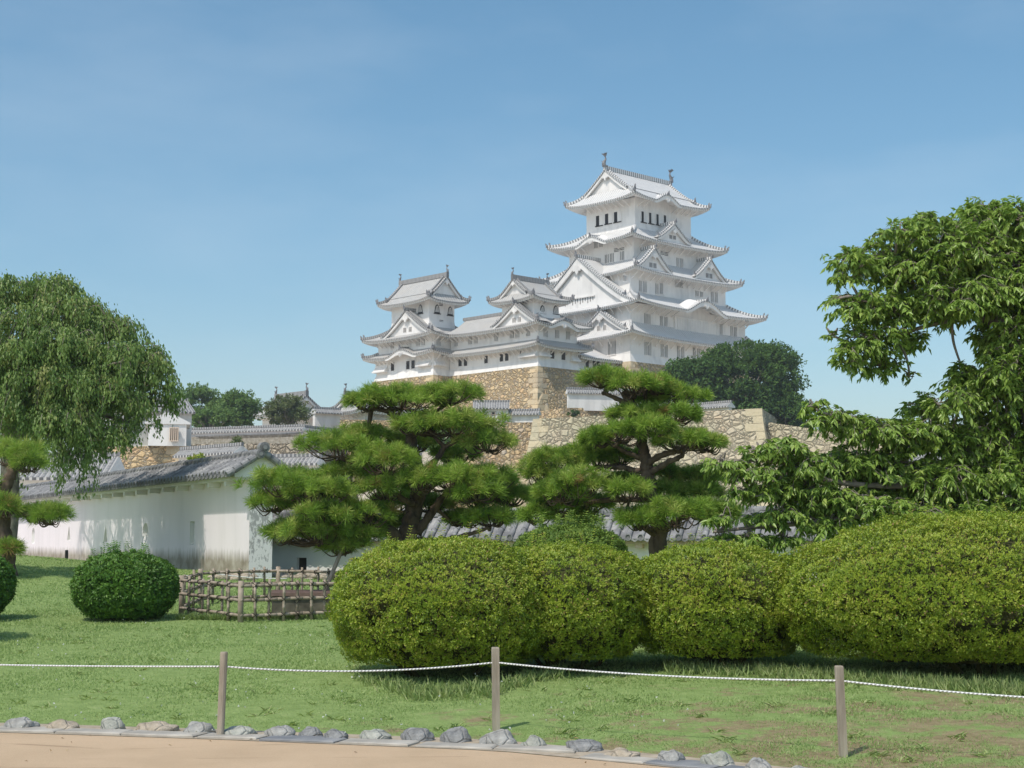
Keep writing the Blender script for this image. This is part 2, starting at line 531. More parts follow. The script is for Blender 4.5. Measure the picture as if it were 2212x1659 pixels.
M['grass'] = m_leaf('grass_blades', [(0.23, 0.335, 0.11), (0.31, 0.425, 0.145), (0.385, 0.485, 0.185), (0.50, 0.52, 0.28)], 0.38, 0.5, 0.3)
M['twig'] = m_plain('inner_twigs', (0.045, 0.048, 0.018), (0.085, 0.085, 0.032), 14.0, 0.95)
M['slate'] = m_plain('slate_kerb', (0.13, 0.14, 0.16), (0.29, 0.29, 0.29), 2.3, 0.8, 0.3)
M['slate_pale'] = m_plain('pale_kerb', (0.27, 0.25, 0.22), (0.46, 0.43, 0.38), 3.0, 0.85, 0.3)
M['post'] = m_plain('weathered_post', (0.25, 0.21, 0.165), (0.44, 0.385, 0.31), 6.0, 0.9, 0.4, (3, 3, 0.4))
M['rope'] = m_dash('white_rope', (0.72, 0.72, 0.71), (0.80, 0.80, 0.79), 0.03, 0.4)
M['bamboo'] = m_plain('weathered_bamboo', (0.23, 0.185, 0.14), (0.43, 0.365, 0.295), 5.0, 0.8, 0.2)
M['lash'] = m_plain('black_palm_cord', (0.03, 0.026, 0.022), (0.07, 0.06, 0.05), 9.0, 0.95)
M['grate'] = m_plain('rusty_well_grate', (0.13, 0.085, 0.07), (0.24, 0.165, 0.14), 6.0, 0.85, 0.4)
M['wellstone'] = m_plain('mossy_well_stone', (0.04, 0.038, 0.03), (0.17, 0.155, 0.12), 4.0, 0.95, 0.6)

def m_rock(name, a, b):
    t = NT(name, 0.9, 0.2)
    o = t.coord('Object')
    n = t.noise(o, 7, 9, 0.7)
    c = t.ramp(n, [(0.3, a), (0.62, b)])
    cr = t.voro(t.coord('Object', (1, 1, 1.7), (.5, .3, .2)), 6.5, 'DISTANCE_TO_EDGE')
    c = t.mix(t.mr(cr, 0, 0.035, 0.30, 0), c, (0.09, 0.085, 0.08))
    t.col(c)
    t.bump(t.math('ADD', n, t.mr(cr, 0, 0.08, -0.3, 0)), 0.8, 0.05)
    return t.mat
ROCKS = [m_rock('grey_field_stone', (0.20, 0.20, 0.195), (0.44, 0.435, 0.41)),
         m_rock('dark_field_stone', (0.13, 0.135, 0.14), (0.34, 0.34, 0.335)),
         m_rock('tan_field_stone', (0.30, 0.25, 0.185), (0.50, 0.43, 0.34)),
         m_rock('greenish_field_stone', (0.24, 0.255, 0.22), (0.47, 0.47, 0.42))]

def m_lawn():
    t = NT('lawn_turf', 0.95, 0.1)
    o = t.coord('Object')
    g = t.ramp(t.noise(o, 5.5, 8, 0.65), [(0.3, (0.17, 0.245, 0.075)), (0.55, (0.235, 0.32, 0.11)), (0.75, (0.30, 0.365, 0.15))])
    soil = t.ramp(t.noise(o, 12, 6), [(0.3, (0.20, 0.135, 0.085)), (0.7, (0.34, 0.25, 0.165))])
    bare = t.noise(o, 2.3, 7, 0.72)
    y = t.sep(o, 'Y'); x = t.sep(o, 'X')
    near = t.math('ADD', t.mr(y, 12.0, 17.5, 0.10, -0.12), t.mr(x, -3, 2.5, -0.09, 0.05))
    t.col(t.mix(t.mr(t.math('ADD', bare, near), 0.55, 0.66, 0, 0.8), g, soil))
    t.bump(t.noise(o, 30, 6), 0.7, 0.05)
    return t.mat
def m_path():
    t = NT('sandy_path', 0.95, 0.1)
    o = t.coord('Object')
    a = t.noise(o, 0.9, 6, 0.6)
    c = t.ramp(a, [(0.3, (0.46, 0.34, 0.225)), (0.7, (0.57, 0.425, 0.29))])
    grit = t.noise(o, 90, 3, 0.7)
    c = t.mix(t.mr(grit, 0.35, 0.7, 0, 0.35), c, (0.38, 0.265, 0.165))
    cr = t.voro(t.coord('Object', (0.25, 1.1, 1)), 1.1, 'DISTANCE_TO_EDGE')
    brk = t.noise(o, 1.4, 5)
    crack = t.math('MULTIPLY', t.mr(cr, 0, 0.02, 1, 0), t.mr(brk, 0.47, 0.56, 0, 0.8))
    t.col(t.mix(crack, c, (0.27, 0.19, 0.12)))
    t.bump(t.math('ADD', grit, a), 0.35, 0.02)
    return t.mat
M['lawn'] = m_lawn(); M['path'] = m_path()
M['edging'] = m_plain('edging_grit', (0.30, 0.245, 0.18), (0.46, 0.39, 0.30), 9.0, 0.95, 0.4)
M['w1'] = m_wallstain('stained_lime_plaster', 0.12, 0.40)
M['w_mid'] = m_wallstain('grey_washed_plaster', 0.55, 0.95)
M['flake'] = m_flake('flaking_plaster')
M['buff'] = m_plaster('buff_plaster', (0.62, 0.50, 0.40), (0.52, 0.42, 0.34), 0.6)

# ------------------------------------------------------------------ ground, path
M['gravel'] = m_plain('pale_gravel', (0.46, 0.41, 0.34), (0.58, 0.52, 0.44), 0.7, 0.95, 0.2)
def make_ground():
    xs = np.unique(np.concatenate([np.linspace(-900, -60, 8), np.linspace(-60, -18, 15), np.linspace(-18, 16, 120), np.linspace(16, 60, 15), np.linspace(60, 900, 8)]))
    ys = np.unique(np.concatenate([np.linspace(-120, -10, 4), np.linspace(-10, 8, 8), np.linspace(8, 50, 120), np.linspace(50, 120, 12), np.linspace(120, 1400, 10)]))
    X, Y = np.meshgrid(xs, ys)
    Z = gz(X, Y) + 0.012 * np.sin(X * 2.1 + Y * 1.3) * np.sin(Y * 1.7 - X) * (Y > border(X) + 0.4)
    co = np.stack([X, Y, Z], -1).reshape(-1, 3)
    nx, ny = len(xs), len(ys)
    i = (np.arange(ny - 1)[:, None] * nx + np.arange(nx - 1)[None]).ravel()
    q = np.stack([i, i + 1, i + nx + 1, i + nx], 1)
    cx, cy = co[q].mean(1)[:, 0], co[q].mean(1)[:, 1]
    near = (cy < 52) & (cy > -5) & (abs(cx) < 34)
    struct(fast_mesh('lawn', co, q[near], M['lawn'], None, None, True))
    struct(fast_mesh('ground', co, q[~near], M['gravel'], None, None, True))
make_ground()

def kerb_front(x):        # edge between path and kerb
    return border(x) - 0.70
def make_path():
    mb = MB()
    xs = np.linspace(-14, 9, 70)
    top = [(x, kerb_front(x), 0.004) for x in xs]
    bot = [(x, -6.0, 0.004) for x in xs]
    mb.grid([bot, top])
    struct(mb.build('path', M['path']))
    mb = MB()
    a = [(x, kerb_front(x), 0.008) for x in xs]
    b = [(x, kerb_front(x) + 0.62, 0.010 + gz(x, kerb_front(x) + 0.62)) for x in xs]
    mb.grid([a, b])
    struct(mb.build('path_edging', M['edging']))
make_path()

# flat kerb stones along the path, one thing each
def border_frame(x):
    p = np.array([x, kerb_front(x)])
    d = np.array([0.02, kerb_front(x + 0.01) - kerb_front(x - 0.01)])
    d /= np.linalg.norm(d)
    return p, d, np.array([-d[1], d[0]])
kerb_words = ['dark slate kerb stone', 'cracked grey kerb stone', 'pale worn kerb stone', 'bluish slate kerb stone', 'mottled grey kerb stone']
x = -5.0
k = 0
rs = random.Random(3)
kerb_things = []
while x < 3.6:
    p, d, nn = border_frame(x)
    L = rs.uniform(0.48, 0.66)
    W = rs.uniform(0.21, 0.27)
    p2, _, _ = border_frame(x + L * d[0])
    mb = MB()
    ring = []
    for (a, b) in ((0, 0), (L * .5, 0), (L, 0), (L, W), (L * .5, W), (0, W)):
        ja, jb = rs.uniform(-.02, .02), rs.uniform(-.02, .02)
        q = p + d * (a + ja) + nn * (b + 0.02 + jb)
        ring.append(q - p)
    h0 = 0.012
    h = 0.012 + rs.uniform(-.004, .006)
    lo = [mb.vert((q[0], q[1], h0 - 0.05)) for q in ring]
    hi = [mb.vert((q[0], q[1], h0 + h - 0.008)) for q in ring]
    c = sum(ring) / len(ring)
    up = [mb.vert((c[0] + (q[0] - c[0]) * .95, c[1] + (q[1] - c[1]) * .92, h0 + h + rs.uniform(-.003, .003))) for q in ring]
    for i in range(6):
        j = (i + 1) % 6
        mb.face((lo[i], lo[j], hi[j], hi[i])); mb.face((hi[i], hi[j], up[j], up[i]))
    mb.face(up)
    pale = rs.random() < 0.35
    o = mb.build('kerb_stone', M['slate_pale'] if pale else M['slate'])
    o.location = (p[0], p[1], 0)
    kerb_things.append((o, pale, x))
    x += (L + 0.035) * d[0]
    k += 1

# rounded boulders set at the lawn's edge (position, width, height measured from the photo)
rocks = [(35, 1568, 72, 27, 0), (125, 1570, 72, 24, 2), (236, 1571, 54, 28, 3), (330, 1573, 92, 22, 2), (420, 1578, 68, 27, 0),
         (510, 1582, 74, 22, 3), (600, 1584, 68, 24, 0), (667, 1585, 52, 24, 1), (722, 1590, 52, 24, 1), (806, 1590, 72, 22, 3),
         (900, 1593, 70, 30, 1), (983, 1595, 68, 30, 1), (1078, 1601, 82, 30, 0), (1155, 1608, 54, 26, 3), (1262, 1614, 86, 26, 1),
         (1348, 1628, 80, 20, 2), (1452, 1638, 62, 28, 0), (1558, 1646, 72, 34, 3), (1642, 1660, 64, 30, 0), (1735, 1672, 82, 26, 3), (1840, 1676, 80, 20, 0), (1950, 1690, 70, 26, 1)]
rock_labels = ['grey rounded boulder at the lawn edge, the one in the lower left corner', 'low tan flat-topped boulder beside the leftmost grey one',
  'small peaked greenish-grey boulder on the lawn edge left of the long tan one', 'long low tan boulder, widest of the left row of edge stones',
  'grey blocky boulder just left of the leftmost rope post', 'flat pale green-grey boulder just right of the leftmost rope post',
  'grey flat-topped boulder left of two small dark boulders', 'small dark domed boulder, left of a close pair', 'small dark domed boulder, right of a close pair',
  'pale knobbly two-humped boulder on the lawn edge', 'tall dark cracked boulder left of the middle rope post', 'dark round boulder next to the tall cracked one',
  'wide grey boulder in front of the middle rope post', 'small pale boulder just right of the middle rope post base', 'wide dark low boulder with a raised right shoulder',
  'low brown flat boulder nearly level with the kerb', 'medium grey peaked boulder between brown flat stone and large pale one',
  'large pale peaked boulder, tallest on the right of the row', 'grey domed boulder cut by the bottom edge of the photo', 'wide pale boulder at the bottom edge left of the right rope post',
  'grey boulder low at the bottom edge under the right rope post', 'dark boulder hidden mostly below the bottom edge on the right']
def make_rock(u, v, w, h, kind, label, seed):
    Y = 1.58 / ((v - HORIZON) / 3347.0)
    c = P(u, v, Y)
    W = w / F_PX * Y * .92
    Hh = h / F_PX * Y * 1.06
    r = random.Random(seed)
    nu, nv = 22, 14
    off = Vector((r.uniform(0, 50), r.uniform(0, 50), r.uniform(0, 50)))
    rows = []
    from mathutils import noise as mn
    for j in range(nv + 1):
        ph = -0.35 * math.pi + (0.85 * math.pi) * j / nv
        row = []
        for i in range(nu):
            a = 2 * math.pi * i / nu
            d = Vector((math.cos(a) * math.cos(ph), math.sin(a) * math.cos(ph), math.sin(ph)))
            f = 1 + 0.30 * mn.noise(d * 1.4 + off) + 0.10 * mn.noise(d * 3.5 + off) + 0.04 * mn.noise(d * 9 + off)
            e = abs(d.z) ** 0.8 * (1 if d.z > 0 else -1)
            row.append((d.x * W * .54 * f, d.y * W * .40 * f, e * Hh * 0.92 * f))
        rows.append(row)
    mb = MB()
    ids = [[mb.vert(p) for p in row] for row in rows]
    for a, b in zip(ids[:-1], ids[1:]):
        for i in range(nu):
            mb.face((a[i], a[(i + 1) % nu], b[(i + 1) % nu], b[i]))
    mb.face(ids[-1]); mb.face(ids[0][::-1])
    o = mb.build('boulder', ROCKS[kind], smooth=True)
    o.location = (c[0], c[1] + W * .2 + .08, float(gz(c[0], c[1] + .1)))
    tag(o, label, 'boulder', 'boulders edging the lawn')
for i, (rk, lb) in enumerate(zip(rocks, rock_labels)):
    make_rock(*rk, lb, 100 + i)

# kerb stones are labelled by the boulder they lie in front of
rx = []
for (u, v, w, h, kd) in rocks:
    Y = 1.58 / ((v - HORIZON) / 3347.0)
    rx.append((u - UC) / F_PX * Y)
short = ['grey corner boulder', 'low tan boulder', 'small peaked boulder', 'long tan boulder', 'grey blocky boulder', 'flat green-grey boulder', 'grey flat-topped boulder',
         'left one of the dark boulder pair', 'right one of the dark boulder pair', 'two-humped boulder', 'tall cracked boulder', 'dark round boulder', 'wide grey boulder', 'small pale boulder',
         'wide dark boulder', 'brown flat boulder', 'medium peaked boulder', 'large pale boulder', 'domed boulder at the bottom edge', 'wide pale bottom boulder', 'bottom grey boulder', 'half-hidden dark boulder']
cnt = {}
for o, pale, x in kerb_things:
    j = int(np.argmin([abs(x + 0.28 - q) for q in rx]))
    n_ = cnt.get(j, 0); cnt[j] = n_ + 1
    side = '' if n_ == 0 else ', the one further to the right' if n_ == 1 else ', the last of three'
    tag(o, ('pale worn' if pale else 'dark slate') + ' flat kerb stone below the ' + short[j] + side, 'kerb stone', 'flat kerb stones along the path')

# ------------------------------------------------------------------ rope fence
posts = [(476, 1575, 484, 1408, 'round weathered rope post left of the clipped azaleas, on open grass'),
         (1072, 1567, 1070, 1398, 'square grey rope post standing before the left azalea mound'),
         (1822, 1622, 1812, 1438, 'leaning split wooden rope post before the largest azalea mound on the right')]
rope_pts = []
for i, (ub, vb, ut, vt, lb) in enumerate(posts):
    Y = 1.56 / ((vb - HORIZON) / 3347.0)
    b = P(ub, vb, Y); t = P(ut, vt, Y)
    b[2] = gz(b[0], b[1]) - 0.05
    mb = MB()
    r0 = 8.2 / F_PX * Y
    n = 12 if i == 0 else 4
    pts = [b + (t - b) * s for s in (0, .25, .5, .75, .985, 1)]
    pts = [p - b for p in pts]
    rr = [r0 * (1.0 if i == 0 else 1.3)] * 5 + [r0 * (0.88 if i == 0 else 1.15)]
    ang = R(8)
    rings = []
    for p, r_ in zip(pts, rr):
        rings.append([mb.vert((p[0] + r_ * math.cos(ang + 2 * math.pi * (q + .5) / n), p[1] + r_ * math.sin(ang + 2 * math.pi * (q + .5) / n), p[2])) for q in range(n)])
    for a, c in zip(rings[:-1], rings[1:]):
        for q in range(n):
            mb.face((a[q], a[(q + 1) % n], c[(q + 1) % n], c[q]))
    mb.face(rings[-1])
    o = mb.build('rope_post', M['post'])
    o.location = tuple(b)
    tag(o, lb, 'post', 'posts carrying the white rope')
    rope_pts.append(b + (t - b) * (0.84 if i == 0 else 0.83 if i == 1 else 0.845))
e0 = P(-420, 1424, 14.3); e1 = P(2560, 1520, 10.6)
allp = [e0] + rope_pts + [e1]
for k, lb in enumerate(['white rope span left of the round post, running out of the left edge', 'white rope span hung between the round post and the square post',
                        'white rope span hung between the square post and the leaning split post', 'white rope span falling away right of the leaning split post']):
    a, b = allp[k], allp[k + 1]
    sag = [0.02, 0.055, 0.035, 0.03][k]
    mb = MB()
    pts = [a + (b - a) * s + np.array([0, 0, -4 * sag * s * (1 - s)]) - a for s in np.linspace(0, 1, 36)]
    mb.tube(pts, [0.0072] * 36, 7)
    for i, (x_, y_) in enumerate(mb.uv): mb.uv[i] = (y_ + x_ * 0.04, x_)
    o = mb.build('rope', M['rope'], smooth=True)
    o.location = tuple(a)
    tag(o, lb, 'rope', 'spans of the white rope')
# out-of-frame end posts so the outer spans hang from something
# ------------------------------------------------------------------ clipped shrubs
def bush(name, label, cat, c, rad, n_ros, leaf, mat, ex=2.6, tuck=0.75, group=None, lum=0.10, seed=1, holes=0, sprout=0, squash_front=1.0):
    """clipped shrub: leaf rosettes over a lumpy super-ellipsoid, twigs inside"""
    rng = np.random.default_rng(seed)
    gzc = float(gz(c[0], c[1]))
    root = thing(name, label, cat, (c[0], c[1], gzc), 0, group)
    rx_, ry_, rz_ = rad
    zc = c[2] - gzc
    from mathutils import noise as mn
    d = unit(rng.normal(size=(n_ros, 3)))
    d = d[(d[:, 1] < 0.55) | (rng.random(len(d)) < 0.5)]
    d = d[d[:, 2] > -0.80]
    s = (np.abs(d[:, 0]) ** ex + np.abs(d[:, 1]) ** ex + np.abs(d[:, 2]) ** ex) ** (-1 / ex)
    off = Vector((seed * 3.1, seed * 1.7, 0))
    nsv = np.array([mn.noise(Vector(q) * 2.6 + off) * 0.5 + mn.noise(Vector(q) * 7 + off) * 0.5 for q in d])
    f = s * (1 + lum * nsv)
    p = d * f[:, None]
    # sheared sides tuck under towards the ground
    low = np.clip(-p[:, 2], 0, 1)
    p[:, 0] *= 1 - (1 - tuck) * low ** 1.5
    p[:, 1] *= 1 - (1 - tuck) * low ** 1.5
    depth = rng.random(len(p)) ** 2.0
    keep = np.ones(len(p), bool)
    for h in range(holes):
        hd = unit(np.array([rng.uniform(-.8, .8), -1, rng.uniform(-.75, .25)]))
        a = d @ hd
        hr = math.cos(rng.uniform(0.06, 0.13))
        keep &= ~((a > hr) & (depth < 0.75) & (rng.random(len(p)) < .92))
    # patchy density: gaps between sprays
    gap = np.array([mn.noise(Vector(q) * 9 + off * 2) for q in d])
    keep &= (gap > -0.34) | (depth > 0.35) | (rng.random(len(p)) < 0.35)
    p, d, depth = p[keep], d[keep], depth[keep]
    pos = p * np.array([rx_, ry_, rz_]) * (1 - depth[:, None] * 0.13)
    nrm = unit(d / np.array([rx_, ry_, rz_]))
    k = 7
    N = len(pos)
    nr = np.repeat(nrm, k, 0)
    tang = unit(np.cross(nr, unit(rng.normal(size=(N * k, 3)))))
    upb = np.array([0, 0, 0.35])
    ax = unit(nr * rng.uniform(0.25, 1.0, (N * k, 1)) + tang * 0.9 + upb)
    pp = np.repeat(pos, k, 0) + rng.normal(size=(N * k, 3)) * leaf * 0.35
    ln = leaf * rng.uniform(.7, 1.25, N * k)
    tone = np.array([mn.noise(Vector(q) * 4 + off) for q in d]) * .35
    base = np.repeat(np.clip(rng.normal(0.45, 0.17, N) + tone, 0, .8), k)
    rnd = np.clip(base + rng.normal(0, .10, N * k), 0, 0.85)
    rnd[rng.random(N * k) < 0.012] = 1.0
    pp[:, 2] += zc
    zmin = 0.15 if rz_ > .55 else .05
    ok = pp[:, 2] > zmin
    leaf_mesh('foliage', pp[ok], ax[ok], unit(nr + 0.5 * unit(rng.normal(size=(N * k, 3))))[ok], ln[ok], ln[ok] * 0.52, mat, root, rnd=rnd[ok])
    # inner twig mass and stems
    mb = MB()
    nu, nv = 26, 14
    ids = []
    for j in range(nv + 1):
        ph = -math.pi / 2 + math.pi * j / nv
        row = []
        for i in range(nu):
            a = 2 * math.pi * i / nu
            q = np.array([math.cos(a) * math.cos(ph), math.sin(a) * math.cos(ph), math.sin(ph)])
            sc = (np.abs(q) ** ex).sum() ** (-1 / ex) * 0.80 * (1 + lum * (mn.noise(Vector(q) * 2.6 + off)))
            q = q * sc
            lw = max(-q[2], 0)
            q[0] *= 1 - (1 - tuck) * lw ** 1.5; q[1] *= 1 - (1 - tuck) * lw ** 1.5
            row.append(mb.vert((q[0] * rx_, q[1] * ry_, max(q[2] * rz_ + zc, 0.08))))
        ids.append(row)
    for a, b in zip(ids[:-1], ids[1:]):
        for i in range(nu):
            mb.face((a[i], a[(i + 1) % nu], b[(i + 1) % nu], b[i]))
    rr = random.Random(seed)
    for i in range(9):
        a = rr.uniform(0, 6.28)
        q0 = (math.cos(a) * rx_ * .25, math.sin(a) * ry_ * .25, -0.1)
        q1 = (math.cos(a) * rx_ * .7, math.sin(a) * ry_ * .7, zc * 0.7)
        mb.tube([q0, q1], [0.03, 0.015], 5)
    mb.build('twigs', M['twig'], root)
    if sprout:
        ps, ax2 = [], []
        for i in range(sprout):
            a = rr.uniform(-rx_ * .6, rx_ * .6); b0 = rr.uniform(-ry_ * .3, ry_ * .3)
            q = np.array([a, b0, zc + rz_ * (1 - (a / rx_) ** 2 - (b0 / ry_) ** 2) ** .5 * .97])
            dr = unit(np.array([rr.uniform(-.5, .5), rr.uniform(-.3, .3), 1]))
            for s_ in np.linspace(0, rr.uniform(.10, .26), 9):
                for sg in (-1, 1):
                    ps.append(q + dr * s_); ax2.append(dr * .5 + np.array([sg * .8, rr.uniform(-.6, .6), .1]))
        leaf_mesh('foliage', np.array(ps), np.array(ax2), unit(np.array([[0, -.4, 1.]] * len(ps))), leaf * 1.2, leaf * .6, mat, root)
    return root

def bush_px(u0, u1, v0, v1, Y):
    """centre and radii from the outline u0..u1, v0..v1 of a shrub standing at distance Y"""
    a, b = P(u0, (v0 + v1) / 2, Y), P(u1, (v0 + v1) / 2, Y)
    t, l = P((u0 + u1) / 2, v0, Y), P((u0 + u1) / 2, v1, Y)
    return ((a[0] + b[0]) / 2, Y, (t[2] + l[2]) / 2), (abs(b[0] - a[0]) / 2, abs(t[2] - l[2]) / 2)
g = 'clipped azalea mounds behind the rope'
c, r = bush_px(722, 1195, 1168, 1478, 16.9)
bush('azalea_bush', 'yellow-green clipped azalea mound behind the square rope post, leftmost of the row', 'bush', c, (r[0], 1.25, r[1]), 24000, 0.028, M['azalea'], 2.55, .80, g, .17, 11, 4, 22)
c, r = bush_px(1050, 1408, 1176, 1446, 17.3)
bush('azalea_bush', 'duller olive azalea mound set back, wedged between the leftmost mound and the next', 'bush', c, (r[0], 1.2, r[1]), 16000, 0.028, M['azalea'], 2.6, .82, g, .16, 12, 3, 14)
c, r = bush_px(1362, 1738, 1180, 1452, 17.2)
bush('azalea_bush', 'rounded yellow-green azalea mound between the middle and right rope posts, smallest of the front row', 'bush', c, (r[0], 1.2, r[1]), 19000, 0.028, M['azalea'], 2.6, .82, g, .16, 13, 4, 14)
c, r = bush_px(1672, 2580, 1112, 1490, 16.2)
bush('azalea_bush', 'largest azalea mound, tall and broad behind the leaning rope post at right', 'bush', c, (r[0], 1.5, r[1]), 46000, 0.028, M['azalea'], 2.15, .86, g, .13, 14, 6, 34)
c, r = bush_px(1110, 1350, 1138, 1260, 20.5)
bush('hedge_bush', 'dark green bush with upright sprouts rising behind the azalea mounds', 'bush', c, (r[0], 0.8, r[1]), 7000, 0.04, M['hedge'], 2.2, .85, None, .12, 15, 0, 34)
c, r = bush_px(165, 378, 1200, 1346, 24.5)
bush('round_shrub', 'dark green round clipped shrub standing alone on the lawn left of the bamboo fence', 'shrub', c, (r[0], .78, r[1]), 8000, 0.05, M['boxwood'], 2.5, .82, 'dark clipped shrubs on the lawn', .07, 16, 0, 26)
c, r = bush_px(-150, 22, 1195, 1338, 24.5)
bush('round_shrub', 'dark clipped shrub cut off by the left edge of the photo', 'shrub', c, (r[0], .7, r[1]), 5500, 0.05, M['boxwood'], 2.4, .85, 'dark clipped shrubs on the lawn', .08, 17)
bush('round_shrub', 'clipped shrub just outside the left edge whose shadow falls on the lawn', 'shrub', (-8.0, 21.0, gz(-8.0, 21.0) + .75), (.9, .8, .8), 2500, 0.06, M['boxwood'], 2.4, .85, 'dark clipped shrubs on the lawn', .08, 18)

# ------------------------------------------------------------------ grass
def make_grass():
    n = 420000
    y = 10.2 + (RNG.random(n) ** 1.9) * 33
    x = (RNG.random(n) - 0.5) * 2 * (y * 0.36 + 0.5)
    s = y - border(x)
    from mathutils import noise as mn
    ok = s > -0.12 + RNG.random(n) * 0.22
    x, y = x[ok], y[ok]
    pn = np.array([mn.fractal(Vector((a * 2.2, b * 2.2, 3.0)), 0.8, 2.1, 5) for a, b in zip(x, y)])
    bare = pn + np.interp(y, [11, 17.5], [0.12, -0.35]) + np.interp(x, [-3, 2.5], [-0.25, 0.12])
    keep = (bare < 0.16) | (RNG.random(len(x)) < 0.28)
    x, y, pn = x[keep], y[keep], pn[keep]
    z = gz(x, y)
    m = len(x)
    h = np.interp(y - border(x), [0, 2, 8, 16], [0.016, 0.025, 0.036, 0.042]) * RNG.uniform(.6, 1.5, m)
    a = RNG.random(m) * 2 * np.pi
    lean = RNG.uniform(.2, 1.1, m)
    d = np.stack([np.cos(a) * lean, np.sin(a) * lean, np.ones(m)], 1)
    w = np.interp(y, [11, 28, 43], [0.0045, 0.010, .016])
    d = unit(d)
    pos = np.stack([x, y, z - 0.004], 1)
    side = unit(np.cross(d, rdir(m)))
    c = np.stack([pos - side * w[:, None], pos + side * w[:, None], pos + d * h[:, None] * np.array([1, 1, .85])], 1)
    rnd = np.clip(0.45 + 0.22 * pn + RNG.normal(0, .2, m), 0, 1)
    o = fast_mesh('grass', c.reshape(-1, 3), np.arange(m * 3).reshape(-1, 3), M['grass'], None, np.repeat(rnd, 3))
    struct(o, 'stuff')
    # longer uncut tufts along the foot of the azaleas
    us = np.concatenate([RNG.uniform(770, 1230, 420), RNG.uniform(1440, 2230, 1000), RNG.uniform(380, 760, 400)])
    pos = []
    for u in us:
        if u < 760: v = RNG.normal(1338, 5)
        else: v = np.interp(u, [770, 900, 1060, 1230, 1440, 1640, 1760, 2230], [1455, 1482, 1480, 1450, 1452, 1462, 1470, 1506]) + RNG.normal(-3, 4)
        Y = 1.40 / ((v - HORIZON) / 3347.0) if u > 760 else 24.3
        q = P(u, v, Y); q[2] = gz(q[0], q[1]); pos.append(q)
    pos = np.repeat(np.array(pos), 4, 0)
    m = len(pos)
    pos[:, :2] += RNG.normal(0, .02, (m, 2))
    a = RNG.random(m) * 6.28
    d = unit(np.stack([np.cos(a) * .6, np.sin(a) * .6, np.ones(m)], 1))
    o = leaf_mesh('tall_grass', pos, d, rdir(m), RNG.uniform(.05, .15, m), 0.011, M['grass'], None, droop=.25, rnd=np.clip(RNG.normal(.6, .15, m), 0, 1))
    struct(o, 'stuff')
make_grass()

def make_clover():
    n = 170
    u = RNG.uniform(-20, 1500, n); v = RNG.uniform(1365, 1545, n)
    Y = 1.42 / ((v - HORIZON) / 3347.0)
    ps = np.array([P(a, b, c) for a, b, c in zip(u, v, Y)])
    ps[:, 2] = gz(ps[:, 0], ps[:, 1]) + RNG.uniform(.05, .08, n)
    k = 6
    pp = np.repeat(ps, k, 0)
    d = rdir(n * k)
    t = NT('clover_flowers', .9, .1); t.col((0.62, 0.64, 0.58))
    o = leaf_mesh('clover_flowers', pp, d, rdir(n * k), 0.012, 0.012, t.mat, None)
    struct(o, 'stuff')
make_clover()

def make_litter():
    # fallen leaves near the kerb, coarse weeds in the turf
    n = 46
    x = RNG.uniform(-5, 3.8, n); y = border(x) + RNG.normal(-.4, .7, n)
    z = np.maximum(gz(x, y), 0) + .014
    d = rdir(n); d[:, 2] *= .2
    t = NT('fallen_leaves', .8, .1)
    at = t.node('ShaderNodeAttribute', attribute_name='rnd')
    t.col(t.ramp(at.outputs['Fac'], [(0, (.16, .10, .05)), (.6, (.34, .22, .10)), (1, (.42, .34, .16))]))
    o = leaf_mesh('fallen_leaves', np.stack([x, y, z], 1), d, np.array([[0, 0, 1.]] * n) + RNG.normal(0, .3, (n, 3)), RNG.uniform(.025, .045, n), .018, t.mat, None)
    struct(o, 'stuff')
    m = 240
    y = 11.2 + RNG.random(m) ** 1.5 * 16; x = (RNG.random(m) - .5) * 2 * (y * .35)
    ok = y - border(x) > .25
    x, y = x[ok], y[ok]
    c = np.repeat(np.stack([x, y, gz(x, y)], 1), 11, 0)
    m = len(c)
    c[:, :2] += RNG.normal(0, .035, (m, 2))
    a = RNG.random(m) * 6.28
    d = np.stack([np.cos(a), np.sin(a), RNG.uniform(.25, 1.4, m)], 1)
    o = leaf_mesh('lawn_weeds', c, d, np.array([[0, 0, 1.]] * m), RNG.uniform(.04, .11, m), .014, M['grass'], None, droop=.3, rnd=np.clip(RNG.normal(.62, .2, m), 0, 1))
    struct(o, 'stuff')
make_litter()

# ------------------------------------------------------------------ pines
def smooth_path(pts, n=10):
    pts = [np.array(p, float) for p in pts]
    out = []
    for i in range(len(pts) - 1):
        p0, p1, p2, p3 = pts[max(i - 1, 0)], pts[i], pts[i + 1], pts[min(i + 2, len(pts) - 1)]
        for k in range(n):
            t = k / n
            out.append(0.5 * ((2 * p1) + (-p0 + p2) * t + (2 * p0 - 5 * p1 + 4 * p2 - p3) * t * t + (-p0 + 3 * p1 - 3 * p2 + p3) * t ** 3))
    out.append(pts[-1])
    return out

